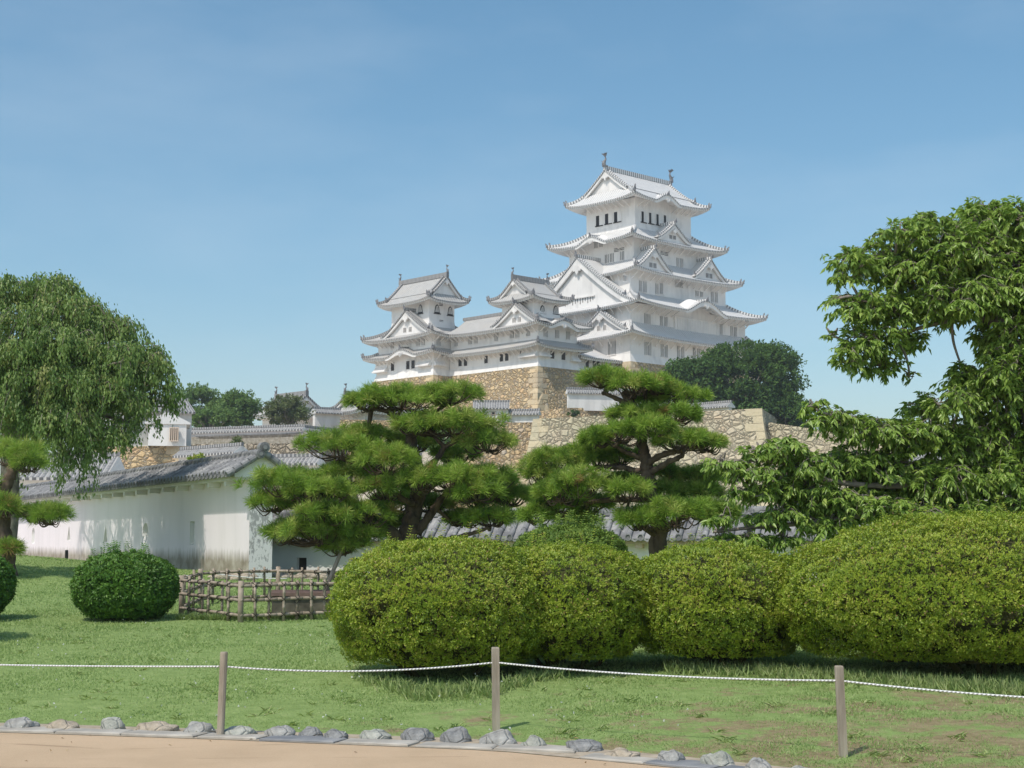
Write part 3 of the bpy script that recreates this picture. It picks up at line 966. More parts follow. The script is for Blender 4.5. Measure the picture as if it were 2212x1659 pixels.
def pine(label, Y0, base, limbs, pads, seed, needle_len=0.185, dens=1.0, cat='pine tree', group='pruned garden pines'):
    """pruned pine. limbs: [(points (u, v, dy), r0, r1)], pads: (u, v, ru, rv, dy, limb index or None)"""
    rng = np.random.default_rng(seed)
    rr = random.Random(seed)
    b = P(base[0], base[1], Y0)
    b[2] = float(gz(b[0], b[1]))
    root = thing('pine_tree', label, cat, b, 0, group)
    px = Y0 / F_PX
    mb = MB()
    joints = []
    for li, (pts, r0, r1) in enumerate(limbs):
        w = [P(u, v, Y0 + dy) for u, v, dy in pts]
        if li == 0: w[0] = b - np.array([0, 0, .1])
        sp = smooth_path(w, 8)
        n = len(sp)
        rad = [max(.86 * (r0 + (r1 - r0) * (i / (n - 1)) ** .8) * px * (1 + .12 * math.sin(i * 1.9 + li)), .006) for i in range(n)]
        sp = [p + rng.normal(0, .10, 3) * rad[i] for i, p in enumerate(sp)]
        mb.tube([p - b for p in sp], rad, 10)
        joints += [(p, r) for p, r in zip(sp, rad)]
    J = np.array([p for p, r in joints])
    for (u, v, ru, rv, dy) in pads:
        c = P(u, v, Y0 + dy)
        rx_, rz_ = ru * px, rv * px
        ry_ = min(rx_ * 0.8, 0.75)
        nt = int((40 + 135 * rx_ * (ry_ + .15)) * dens * 0.80)
        d = unit(rng.normal(size=(nt * 3, 3)))
        d = d[(d[:, 2] > -0.30)][:nt]
        f = rng.uniform(.62, 1.06, len(d))[:, None]
        lump = 1 + .24 * np.sin(d[:, :1] * 5 + seed + u) * np.cos(d[:, 1:2] * 6 + v)
        tp = c + d * np.array([rx_ * .90, ry_, rz_ * .74]) * f * lump
        tp[:, 2] -= rz_ * .12
        td = unit(d * np.array([.8, .8, .5]) + np.array([0, 0, .75]) + rng.normal(0, .22, d.shape))
        k = 80
        N = len(tp)
        t1 = np.repeat(td, k, 0)
        ang = np.arccos(1 - rng.random(N * k) * 0.92)          # spread of each needle around its shoot
        per = unit(np.cross(t1, rng.normal(size=(N * k, 3))))
        nd = t1 * np.cos(ang)[:, None] + per * np.sin(ang)[:, None]
        ln = needle_len * rng.uniform(.7, 1.1, N * k)
        pp = np.repeat(tp, k, 0) + t1 * rng.uniform(-.05, .05, (N * k, 1))
        tone = np.clip(rng.normal(.42, .24, N), 0, .74)
        tone[rng.random(N) < .012] = 1.0
        rnd = np.clip(np.repeat(tone, k) + rng.normal(0, .07, N * k), 0, 1)
        needle_mesh('needle_pad', pp, nd, ln, 0.0085, M['needle'], root, b, rnd)
        # shoots and small branches carrying the pad
        j = J[np.argmin(((J - (c - np.array([0, 0, rz_ * .6]))) ** 2).sum(1))]
        under = c - np.array([0, 0, rz_ * .75])
        mid = (j + under) / 2 + np.array([0, 0, -.05])
        rj = min(.035, .02 + .02 * rx_)
        sp = smooth_path([j, mid, under], 6)
        mb.tube([p - b for p in sp], list(np.linspace(rj * 1.5, rj * .8, len(sp))), 6)
        sel = rng.choice(N, min(N, int(18 + 14 * rx_)), replace=False)
        for q in sel:
            e = tp[q]
            m1 = under + (e - under) * .5 + np.array([0, 0, -.35 * rz_]) + rng.normal(0, .03, 3)
            sp = smooth_path([under + (e - under) * .08, m1, e], 4)
            mb.tube([p - b for p in sp], list(np.linspace(.016, .006, len(sp))), 4, cap=False)
    o = mb.build('trunk', M['bark'], root, smooth=True)
    return root

pine('large cloud-pruned pine with a limb sweeping left, propped by a pole behind the bamboo fence', 27.0, (885, 1232),
     [([(885, 1240, 0), (882, 1170, 0), (893, 1110, .1), (908, 1040, .1), (895, 985, 0), (888, 935, .1), (905, 895, .1)], 30, 10),
      ([(880, 1195, 0), (842, 1150, -.1), (790, 1120, -.25), (755, 1085, -.35), (722, 1060, -.4), (690, 1058, -.5)], 21, 8),
      ([(900, 1150, 0), (935, 1105, .1), (960, 1070, .1), (1000, 1050, .1), (1060, 1062, .1)], 13, 5),
      ([(906, 1030, .1), (945, 990, -.2), (962, 965, -.2), (1000, 950, -.3), (1045, 955, -.3)], 9, 5),
      ([(962, 968, -.2), (940, 945, -.2), (925, 920, -.1)], 6, 4),
      ([(893, 925, .1), (862, 905, .1), (832, 888, 0), (800, 880, 0)], 9, 4),
      ([(905, 1168, 0), (960, 1166, -.4), (1020, 1152, -.5), (1055, 1140, -.5)], 9, 4),
      ([(842, 1150, -.1), (780, 1160, -.5), (730, 1178, -.6), (690, 1172, -.6)], 9, 4),
      ([(900, 1090, 0), (860, 1070, -.5), (820, 1010, -.5), (790, 995, -.4)], 9, 4),
      ([(905, 1075, 0), (960, 1035, -.6), (1010, 1045, -.6)], 8, 4)],
     [(868, 860, 112, 34, 0), (965, 852, 88, 30, .1), (800, 866, 55, 26, -.1),
      (975, 915, 112, 34, -.3), (1050, 950, 62, 32, -.3), (905, 918, 62, 26, -.3),
      (735, 962, 90, 36, -.3), (835, 992, 78, 38, -.7), (790, 940, 70, 26, .3), (890, 955, 50, 26, .7),
      (620, 1040, 92, 42, -.5), (690, 1058, 74, 36, -.9), (760, 1022, 80, 30, 0), (590, 1085, 50, 24, -.2),
      (975, 1030, 92, 38, -.6), (1060, 1032, 62, 30, -.3), (905, 1035, 50, 30, -.8),
      (790, 1108, 64, 30, -.6), (860, 1085, 70, 30, .9),
      (690, 1142, 84, 36, -.7), (625, 1150, 56, 30, -.4), (770, 1150, 60, 30, -.5), (745, 1178, 58, 22, -.5),
      (1100, 1072, 66, 30, .3), (1035, 1080, 60, 26, .6), (1060, 1118, 62, 24, -.4), (985, 982, 56, 22, .9), (1000, 1120, 50, 20, .5), (835, 1050, 72, 32, -.5), (705, 1108, 76, 30, -.9), (930, 1085, 56, 26, .6), (850, 1135, 66, 28, .6), (1030, 1060, 60, 28, -.8), (660, 1075, 60, 30, -.2)], 31)

pine('tall tiered pine with bare dark trunk standing right of centre behind the azaleas', 25.0, (1420, 1222),
     [([(1420, 1230, 0), (1422, 1170, 0), (1420, 1110, 0), (1402, 1050, 0), (1396, 1000, 0), (1388, 960, 0), (1376, 900, 0), (1360, 866, 0), (1348, 850, 0)], 25, 8),
      ([(1390, 1008, 0), (1425, 985, -.2), (1465, 975, -.3), (1510, 965, -.3)], 10, 5),
      ([(1398, 1028, 0), (1440, 1000, -.3), (1472, 985, -.3), (1476, 965, -.3)], 9, 5),
      ([(1386, 990, 0), (1350, 975, -.1), (1315, 955, -.2)], 8, 4),
      ([(1392, 1020, 0), (1340, 1010, .1), (1290, 1010, .2), (1240, 1035, .1)], 8, 4),
      ([(1366, 880, 0), (1330, 860, 0), (1300, 848, 0)], 9, 4),
      ([(1360, 868, 0), (1378, 846, 0), (1400, 838, 0)], 8, 4),
      ([(1378, 905, 0), (1420, 900, 0), (1470, 870, .2)], 6, 3),
      ([(1424, 1160, 0), (1380, 1130, -.2), (1350, 1110, -.2)], 10, 5),
      ([(1424, 1150, 0), (1470, 1120, -.3), (1510, 1110, -.3)], 10, 5),
      ([(1410, 1080, 0), (1320, 1080, .2), (1240, 1090, .3), (1190, 1100, .3)], 9, 4)],
     [(1308, 818, 56, 24, 0), (1372, 830, 62, 27, -.2), (1420, 832, 40, 24, .1), (1468, 854, 66, 25, .3), (1395, 862, 34, 18, .5),
      (1375, 894, 62, 21, -.1), (1455, 894, 62, 22, -.1), (1335, 935, 72, 26, -.3), (1398, 920, 58, 24, -.5), (1472, 948, 70, 28, -.4), (1525, 955, 42, 24, -.2), (1290, 948, 34, 18, -.2),
      (1190, 1000, 66, 34, .1), (1250, 1040, 66, 40, -.4), (1290, 985, 52, 34, .4), (1165, 1022, 40, 26, .1), (1235, 985, 50, 26, .3),
      (1358, 1058, 52, 28, -.5), (1440, 1025, 44, 26, .6), (1345, 1040, 40, 18, .7), (1515, 1030, 46, 28, .5), (1440, 1062, 60, 30, .3), (1510, 1062, 50, 28, .3),
      (1385, 1120, 60, 30, -.5), (1455, 1108, 84, 38, -.6), (1520, 1100, 50, 30, -.2), (1560, 1112, 40, 26, 0),
      (1340, 985, 50, 24, .5), (1210, 1060, 60, 32, -.2), (1200, 1088, 60, 30, .4), (1160, 1112, 44, 22, .3), (1270, 1088, 56, 24, .6), (1250, 1122, 50, 20, .6)], 32, 0.165)

pine('partly cut-off pine at the left edge with two drooping needle tufts', 34.0, (22, 1215),
     [([(20, 1220, 0), (8, 1150, 0), (5, 1080, 0), (22, 1030, 0), (30, 1000, 0)], 22, 12),
      ([(8, 1100, 0), (50, 1110, -.2), (85, 1115, -.2)], 8, 4),
      ([(8, 1095, 0), (-40, 1080, 0), (-70, 1070, 0)], 8, 4)],
     [(28, 978, 62, 34, 0), (66, 1000, 36, 24, -.3), (110, 1112, 44, 28, -.2), (70, 1112, 34, 20, .2), (4, 1092, 34, 30, -.3), (20, 1185, 20, 16, -.4), (-60, 1050, 60, 30, 0)], 33, 0.26, .9)

# prop pole under the left pine's low limb
Yp = 26.3
a, b_ = P(690, 1262, Yp), P(742, 1180, Yp)
b0 = a.copy(); b0[2] = float(gz(a[0], a[1])) - .05; b0[0] -= .06
mb = MB(); mb.tube([b0 - b0, b_ - b0], [.036, .034], 10)
q = b_ - b0
mb.tube([q * .985 + np.array([-.12, 0, .01]), q * .985 + np.array([.14, 0, .02])], [.03, .03], 8)
tag(mb.build('prop_pole', M['post'], smooth=True), 'slanted wooden prop pole under the low left limb of the big pine', 'pole').location = tuple(b0)

# ------------------------------------------------------------------ leafy trees with branches
def cherry(label, blobs, Y0, trunk, limbs, mat, leaf, per_twig, twigs_m, seed, droop, bark, group, stretch=.5):
    """blobs: (u, v, ru, rv, dy) in the photo's view; limbs: list of point lists"""
    rng = np.random.default_rng(seed)
    px = Y0 / F_PX
    b = P(trunk[0], trunk[1], Y0)
    b[2] = float(gz(b[0], b[1]))
    root = thing('cherry_tree', label, 'tree', b, 0, group)
    mb = MB()
    J = []
    for pts, r0, r1 in limbs:
        w = [P(u, v, Y0 + dy) for u, v, dy in pts]
        if J == []: w[0] = b - np.array([0, 0, .1])
        sp = smooth_path(w, 8)
        mb.tube([p - b for p in sp], list(np.linspace(r0, r1, len(sp)) * px), 8)
        J += sp
    Jn = np.array(J)
    LP, LA, LN, LR = [], [], [], []
    for (u, v, ru, rv, dy) in blobs:
        c = P(u, v, Y0 + dy)
        rx_, rz_ = ru * px, rv * px
        ry_ = min(max(rx_, rz_), 1.1)
        j = Jn[np.argmin(((Jn - c) ** 2).sum(1))]
        sp = smooth_path([j, (j + c) / 2 + rng.normal(0, .06, 3), c], 6)
        mb.tube([p - b for p in sp], list(np.linspace(.024, .012, len(sp))), 5, cap=False)
        nt = int(twigs_m * (1.45 if v > 900 else 1.0) * rx_ * rz_ * (ry_ ** .5) * 4)
        d = unit(rng.normal(size=(nt, 3)))
        rad = rng.random(nt)[:, None] ** .45 * np.where(rng.random((nt, 1)) < .22, 1.28, 1.0)
        tip = c + d * rad * np.array([rx_ * 1.08, ry_, rz_ * .95])
        nb = max(6, nt // 5)
        hub = c + unit(rng.normal(size=(nb, 3))) * rng.random((nb, 1)) ** .5 * np.array([rx_, ry_, rz_]) * .7
        for h in hub:
            sp = smooth_path([c, (c + h) / 2 + rng.normal(0, .05, 3) + np.array([0, 0, .04]), h], 4)
            mb.tube([p - b for p in sp], list(np.linspace(.012, .006, len(sp))), 4, cap=False)
        for t in tip:
            h = hub[np.argmin(((hub - t) ** 2).sum(1))]
            tw = t - h
            L = np.linalg.norm(tw)
            if L < .05: continue
            if L > 0.75: h = t - tw / L * .75; L = .75
            m_ = (h + t) / 2 + np.array([0, 0, .10 * L])
            e = t + np.array([0, 0, -droop * L])
            if rng.random() < .5:
                mb.tube([h - b, m_ - b, e - b], [.006, .004, .0025], 3, cap=False)
            s = rng.uniform(.15, 1.08, per_twig)
            pos = (h * ((1 - s) ** 2)[:, None] + m_ * (2 * s * (1 - s))[:, None] + e * (s ** 2)[:, None])
            tang = unit((e - h)[None])
            sd_ = unit(np.cross(tang, np.array([0, 0, 1.]))) * rng.choice([-1, 1], per_twig)[:, None]
            ax = unit(tang * rng.uniform(.2, .9, (per_twig, 1)) + sd_ * rng.uniform(.3, 1, (per_twig, 1)) + np.array([0, 0, -1]) * rng.uniform(.05, .85, (per_twig, 1)))
            LP.append(pos); LA.append(ax)
            LN.append(unit(np.array([0, 0, 1.]) + rng.normal(0, .45, (per_twig, 3))))
            LR.append(np.clip(rng.normal(.42, .15) + rng.normal(0, .14, per_twig), 0, .95))
    pos, ax, nn, rnd = map(np.concatenate, (LP, LA, LN, LR))
    rnd[rng.random(len(rnd)) < .012] = 1.0
    ln = leaf * rng.uniform(.45, 1.15, len(pos))
    leaf_mesh('crown', pos, ax, nn, ln, ln * stretch, mat, root, b, .10, .22, rnd)
    mb.build('trunk', bark, root, smooth=True)
    return root

cherry('broad cherry tree with large drooping glossy leaves reaching in from the right edge',
       [(2060, 540, 120, 80, 0), (2150, 500, 110, 80, .3), (2190, 600, 110, 100, 0), (2000, 480, 60, 36, 0), (1945, 505, 60, 36, -.2), (2120, 470, 70, 45, .2),
        (1850, 560, 66, 36, -.2), (1905, 560, 80, 50, .1), (1980, 590, 100, 66, 0), (2080, 640, 110, 60, -.2), (1830, 600, 40, 22, -.2),
        (1850, 655, 66, 40, -.3), (1920, 665, 90, 48, 0), (2010, 665, 80, 40, .2), (1800, 650, 28, 14, -.3),
        (1880, 730, 72, 46, -.2), (1840, 770, 50, 40, -.3), (1900, 790, 50, 32, 0), (1960, 735, 50, 30, .3), (1800, 725, 24, 16, 0), (1965, 810, 16, 18, 0),
        (2175, 720, 70, 80, 0), (2110, 825, 80, 48, .2), (2180, 850, 90, 90, 0), (2060, 870, 60, 40, -.2), (2150, 960, 100, 90, .3), (2060, 950, 90, 60, .2), (2200, 1040, 90, 90, 0),
        (1800, 905, 60, 30, -.3), (1870, 925, 70, 36, -.2), (1960, 935, 90, 44, 0), (1760, 880, 40, 22, -.3),
        (1690, 965, 60, 30, -.5), (1640, 975, 46, 24, -.5), (1740, 1000, 70, 36, -.4), (1830, 1000, 90, 42, 0), (1930, 1010, 100, 52, .1), (2040, 1040, 100, 60, 0),
        (1560, 1000, 60, 16, -.6), (1610, 1020, 66, 26, -.6), (1680, 1055, 66, 30, -.4), (1620, 1065, 50, 24, -.6), (1770, 1075, 80, 40, -.3), (1880, 1090, 90, 40, -.3),
        (1980, 1110, 90, 36, -.2), (2090, 1115, 90, 40, -.2), (2190, 1130, 80, 40, 0), (1690, 1110, 60, 24, -.5), (1790, 1135, 66, 28, -.4), (1560, 1120, 44, 16, -.6),
        (1620, 1160, 50, 16, -.5), (1560, 1165, 46, 20, -.5), (1690, 1165, 50, 18, -.4), (2290, 600, 90, 160, 0), (2300, 900, 90, 200, 0), (2200, 690, 60, 70, .3), (2170, 790, 60, 60, -.3), (2215, 480, 70, 60, -.2), (2130, 740, 40, 40, .2), (2080, 800, 36, 30, .1), (2000, 880, 60, 36, .2), (1720, 1040, 60, 30, -.2), (1800, 1110, 60, 30, .1), (1900, 1050, 70, 36, .3), (1650, 1120, 50, 24, -.2), (2010, 1075, 70, 36, .4), (1730, 1100, 50, 30, .3)],
       19.5, (2262, 1190),
       [([(2262, 1200, 0), (2250, 1050, 0), (2225, 900, 0), (2195, 760, 0), (2155, 690, 0), (2130, 620, 0), (2120, 520, 0)], 26, 5),
        ([(2160, 700, 0), (2090, 680, 0), (2010, 665, 0), (1930, 655, -.1), (1860, 650, -.2)], 9, 2.5),
        ([(2140, 640, 0), (2060, 600, 0), (1960, 575, 0), (1860, 560, -.1)], 7, 2),
        ([(2100, 680, 0), (2000, 705, .1), (1900, 735, 0), (1850, 765, -.2)], 6, 2),
        ([(2240, 1000, 0), (2120, 930, 0), (2000, 925, 0), (1880, 915, -.2), (1790, 895, -.3)], 10, 2.5),
        ([(2245, 1060, 0), (2100, 1040, 0), (1950, 1050, -.1), (1800, 1040, -.3), (1690, 1000, -.5), (1620, 995, -.5)], 10, 2.5),
        ([(2240, 1100, 0), (2100, 1110, -.2), (1900, 1110, -.3), (1740, 1130, -.4), (1620, 1140, -.5), (1540, 1150, -.5)], 9, 2.5),
        ([(2180, 740, 0), (2200, 620, .2), (2230, 520, .2)], 8, 3)],
       M['cherry'], 0.108, 15, 400, 41, .25, M['bark_grey'], 'cherry trees framing the view', .36)

def weeping(label, Y0, domes, trunk, seed):
    """weeping cherry: arching branches, hanging twigs with narrow leaves"""
    rng = np.random.default_rng(seed)
    px = Y0 / F_PX
    b = P(trunk[0], trunk[1], Y0)
    b[2] = float(gz(b[0], b[1]))
    root = thing('cherry_tree', label, 'tree', b, 0, 'cherry trees framing the view')
    mb = MB()
    fork = P(trunk[0] + 10, 960, Y0)
    sp = smooth_path([b - np.array([0, 0, .1]), (b + fork) / 2 + np.array([.1, 0, 0]), fork], 8)
    mb.tube([p - b for p in sp], list(np.linspace(.30, .20, len(sp))), 10)
    LP, LA, LN, LR = [], [], [], []
    for (u, v, ru, drop, dy, nt) in domes:
        c = P(u, v, Y0 + dy)
        up = (fork + c) / 2 + np.array([0, 0, .5])
        sp = smooth_path([fork, up, c + np.array([0, 0, -.08])], 8)
        mb.tube([p - b for p in sp], list(np.linspace(.09, .025, len(sp))), 6, cap=False)
        rx_ = ru * px
        for i in range(nt):
            a = rng.uniform(0, 2 * math.pi)
            out = np.array([math.cos(a), math.sin(a) * .9, 0])
            if rng.random() < .76:              # leafy spray on the dome
                q = unit(rng.normal(size=3)); q[2] = abs(q[2]) * .9 - .15
                start = c + q * np.array([rx_, rx_ * .9, rx_ * .55]) * rng.uniform(.55, 1.0)
                L = rng.uniform(.28, .62)
                o2 = unit(q * np.array([1, 1, .3]) + out * .5)
                sp = smooth_path([start, start + o2 * L * .5 + np.array([0, 0, .05]), start + o2 * L * .85 + np.array([0, 0, -.35 * L]), start + o2 * L + np.array([0, 0, -.8 * L])], 5)
            else:                               # hanging twig
                rad = rx_ * rng.random() ** .6
                start = c + out * rad * .25 + np.array([0, 0, rng.uniform(-.1, .06)])
                peak = c + out * rad * .75 + np.array([0, 0, .10 + rng.uniform(-.25, .05) - .35 * rad * rad / max(rx_, .3)])
                L = drop * px * (rng.uniform(.12, .55) if rng.random() < .6 else rng.uniform(.5, 1.0))
                end = c + out * (rad * 1.12) + np.array([rng.normal(0, .10), rng.normal(0, .10), -L * .75])
                tip = end + np.array([rng.normal(0, .05), 0, -L * .30])
                sp = smooth_path([start, peak, end, tip], 5)
            if rng.random() < .5:
                mb.tube([p - b for p in sp], list(np.linspace(.014, .004, len(sp))), 3, cap=False)
            S = np.array(sp)
            k = int(44 + 34 * L)
            s = rng.random(k) ** .8 * (len(S) - 1.001)
            i0 = s.astype(int); fr = (s - i0)[:, None]
            pos = S[i0] * (1 - fr) + S[i0 + 1] * fr
            tg = unit(S[i0 + 1] - S[i0])
            ax = unit(tg * .5 + unit(rng.normal(size=(k, 3))) * .6 + np.array([0, 0, -.75]))
            pos = pos + rng.normal(0, .075, pos.shape)
            LP.append(pos); LA.append(ax)
            LN.append(unit(np.array([0, -.3, .8]) + rng.normal(0, .5, (k, 3))))
            LR.append(np.clip(rng.normal(.42, .24) + rng.normal(0, .12, k), 0, .95))
    pos, ax, nn, rnd = map(np.concatenate, (LP, LA, LN, LR))
    ln = .112 * rng.uniform(.6, 1.25, len(pos))
    leaf_mesh('crown', pos, ax, nn, ln, ln * .42, M['weep'], root, b, .10, .18, rnd)
    mb.build('trunk', M['bark_grey'], root, smooth=True)
# limbs that overhang the white wall and dapple it with shade
over = []
for k_, u_ in enumerate(range(196, 476, 20)):
    t_ = (u_ - UC) / F_PX
    d_ = np.array([-19.25, 34.9]); d_ /= np.linalg.norm(d_)
    s_ = (t_ * 36.6 + 5.95) / (d_[0] - t_ * d_[1])
    h_ = (3.6, 4.4, 3.2, 4.0)[k_ % 4]
    q_ = np.array([-5.95 + d_[0] * s_, 36.6 + d_[1] * s_, 1.7 + h_])
    q_[:2] += np.array([math.sin(SUN_AZ), math.cos(SUN_AZ)]) * h_ / math.tan(SUN_EL)
    pu, pv = proj(q_)
    over.append((pu, pv, 17 + 5 * (k_ % 3), 110, q_[1] - 39.0, (13, 5, 17)[k_ % 3]))
weeping('weeping cherry at the left with branches hanging over the white wall', 39.0,
        [(108, 624, 48, 110, 0, 60), (15, 628, 56, 120, 0.3, 60), (153.975, 664, 52, 120, -0.3, 60), (60, 690, 66, 140, -0.8, 66), (-60, 650, 80, 180, 0, 60), (204, 704, 50, 120, 0, 58), (262, 706, 24, 27, 0.3, 26),
         (135, 740, 66, 140, -1, 66), (214, 764, 62, 140, -0.5, 62), (292, 772, 48, 49.5, 0, 60), (324, 804, 34, 36, 0, 30), (25, 770, 76, 170, -1.2, 74), (105, 820, 70, 170, -1.4, 70), (182, 835, 62, 150, -1, 56), (267, 817, 50, 36, -0.4, 32),
         (247, 862, 46, 45, -0.7, 25), (-50, 810, 90, 200, -0.6, 66), (35, 880, 74, 150, -1.2, 64), (130, 905, 66, 150, -1.2, 56), (182, 935, 46, 130, -1.1, 36), (340, 844, 20, 40.5, 0, 15), (-90, 740, 90, 200, 0.5, 60),
         (80, 760, 90, 180, 1, 44), (178, 796, 80, 160, 1, 40), (80, 900, 90, 150, 0.8, 36), (165.6, 834, 46, 170, 4, 57), (120, 854, 46, 180, 6, 47), (75, 869, 46, 180, 8, 37), (217, 834, 36, 170, 2.6, 44), (262, 800, 36, 170, 1, 20),
         (159.4, 989, 14, 100, -1, 12), (299, 912, 20, 40.5, -0.2, 8), (354, 872, 10, 36, 0, 5), (227, 934, 34, 90, -0.8, 18)] + over, (8, 1180), 51)

# ------------------------------------------------------------------ bamboo fence round the well
def fence():
    G = lambda u, v, Y: P(u, v, Y)
    cor = {'a': (392, 25.6), 'b': (520, 23.9), 'c': (732, 24.4), 'd': (770, 27.4), 'e': (600, 28.6), 'f': (432, 27.8)}
    pt = {}
    for k, (u, Y) in cor.items():
        q = P(u, 1300, Y); q[2] = float(gz(q[0], q[1])); pt[k] = q
    o0 = pt['b']
    root = thing('bamboo_fence', 'low weathered bamboo lattice fence with black cord ties around the grated well', 'fence', o0)
    rr = random.Random(5)
    Hh = 0.60
    segs = [('a', 'b', 5), ('b', 'c', 6), ('c', 'd', 3), ('d', 'e', 5), ('e', 'f', 5), ('f', 'a', 3)]
    for A_, B_, n in segs:
        A, B = pt[A_], pt[B_]
        rails, poles, ties = [], [], []
        hs = (0.10, 0.335, 0.555)
        d = unit((B - A)[None])[0]
        nrm = np.array([d[1], -d[0], 0])
        for h in hs:
            mb = MB()
            pts = [A + (B - A) * s + np.array([0, 0, h + .006 * math.sin(s * 7 + h * 30)]) for s in np.linspace(-.02, 1.02, 9)]
            for k in range(8):
                mb.tube([pts[k] - o0, pts[k] + (pts[k + 1] - pts[k]) * .5 - o0, pts[k + 1] - o0], [.027, .024, .027], 8)
            mb.build('rail', M['bamboo'], root, smooth=True)
        for i in range(1, n + 1):
            s = i / (n + 1)
            q = A + (B - A) * s + nrm * .035 * (1 if i % 2 else -1)
            q[2] = float(gz(q[0], q[1]))
            mb = MB()
            tilt = np.array([rr.uniform(-.012, .012), 0, 0])
            hh = Hh + rr.uniform(.0, .05)
            P_ = [q - o0 + tilt * t + np.array([0, 0, hh * t]) for t in (-.05, .33, .34, .36, .7, .71, .73, 1)]
            mb.tube(P_, [.023, .022, .026, .022, .022, .025, .021, .021], 8)
            mb.build('bamboo_pole', M['bamboo'], root, smooth=True)
            for h in hs:
                tb = MB()
                z = np.array([0, 0, h])
                c = q - o0 + z - nrm * .035 * (1 if i % 2 else -1)
                loop = []
                for t in np.linspace(0, 4 * math.pi, 25):
                    r_ = .040 + .005 * math.cos(2 * t)
                    loop.append(c + d * r_ * math.cos(t) * .75 + np.array([0, 0, 1]) * r_ * math.cos(t) * (.8 if t < 2 * math.pi else -.8) + nrm * .062 * math.sin(t))
                loop.append(c + nrm * .05 + np.array([rr.uniform(-.04, .04), 0, -.08]))
                tb.tube(loop, [.0055] * len(loop), 5)
                tb.build('cord_tie', M['lash'], root)
    for k, q in pt.items():
        mb = MB()
        mb.tube([q - o0 + np.array([0, 0, -.1]), q - o0 + np.array([0, 0, Hh + .03])], [.046, .043], 10)
        mb.build('corner_post', M['bamboo'], root, smooth=True)
    return root
fence()
def well():
    c = P(690, 1318, 26.0); c[2] = float(gz(c[0], c[1]))
    root = thing('well', 'square mossy stone well covered by a rusty brown grate inside the bamboo fence', 'well', c, R(8))
    mb = MB()
    w = .78
    for (x0, x1, y0, y1) in ((-w, w, -w, -w + .18), (-w, w, w - .18, w), (-w, -w + .18, -w + .183, w - .183), (w - .18, w, -w + .183, w - .183)):
        mb.box(x0, x1, y0, y1, -.1, .28)
    mb.build('curb', M['wellstone'], root)
    mb = MB()
    for i in range(26):
        a = -w + .03 + i * (2 * w - .06) / 25
        mb.box(a - .012, a + .012, -w - .02, w + .02, .285, .315)
        mb.box(-w - .02, w + .02, a - .012, a + .012, .300, .330)
    mb.box(-w - .03, w + .03, -w - .05, -w - .021, .283, .335); mb.box(-w - .03, w + .03, w + .021, w + .05, .283, .335)
    mb.box(-w + .02, w - .02, -w + .02, w - .02, .281, .2835)
    mb.build('grate', M['grate'], root)
well()
# low rope posts by the foot of the white wall
for (u, v, Y, h, lb) in ((143, 1228, 39.5, .30, 'short dark post at the foot of the white wall above the round shrub'), (458, 1262, 30.5, .32, 'short pale post with a white rope behind the bamboo fence')):
    q = P(u, v, Y); q[2] = float(gz(q[0], q[1]))
    mb = MB(); mb.tube([(0, 0, -.1), (.0, 0, h), (0, 0, h + .01)], [.045, .042, .03], 8)
    o = mb.build('rope_post', M['post'] if u > 300 else M['dimwood'], smooth=True)
    o.location = tuple(q); tag(o, lb, 'post')
qs = []
for u, v, Y in ((330, 1244, 33.0), (458, 1238, 30.5), (620, 1250, 29.8)):
    q = P(u, v, Y); qs.append(q)
for k in (0, 1):
    a, b_ = qs[k], qs[k + 1]
    mb = MB(); mb.tube([(b_ - a) * s + np.array([0, 0, -.12 * s * (1 - s)]) for s in np.linspace(0, 1, 12)], [.011] * 12, 6)
    o = mb.build('rope', M['rope'], smooth=True); o.location = tuple(a)
    tag(o, ('white rope left of the short pale post, passing behind the round shrub', 'white rope from the short pale post towards the wall corner')[k], 'rope')

# ------------------------------------------------------------------ plastered walls with tiled roofs
def frame(p0, p1):
    d = np.array([p1[0] - p0[0], p1[1] - p0[1], 0.0]); L = np.linalg.norm(d); d /= L
    return L, math.atan2(d[1], d[0])

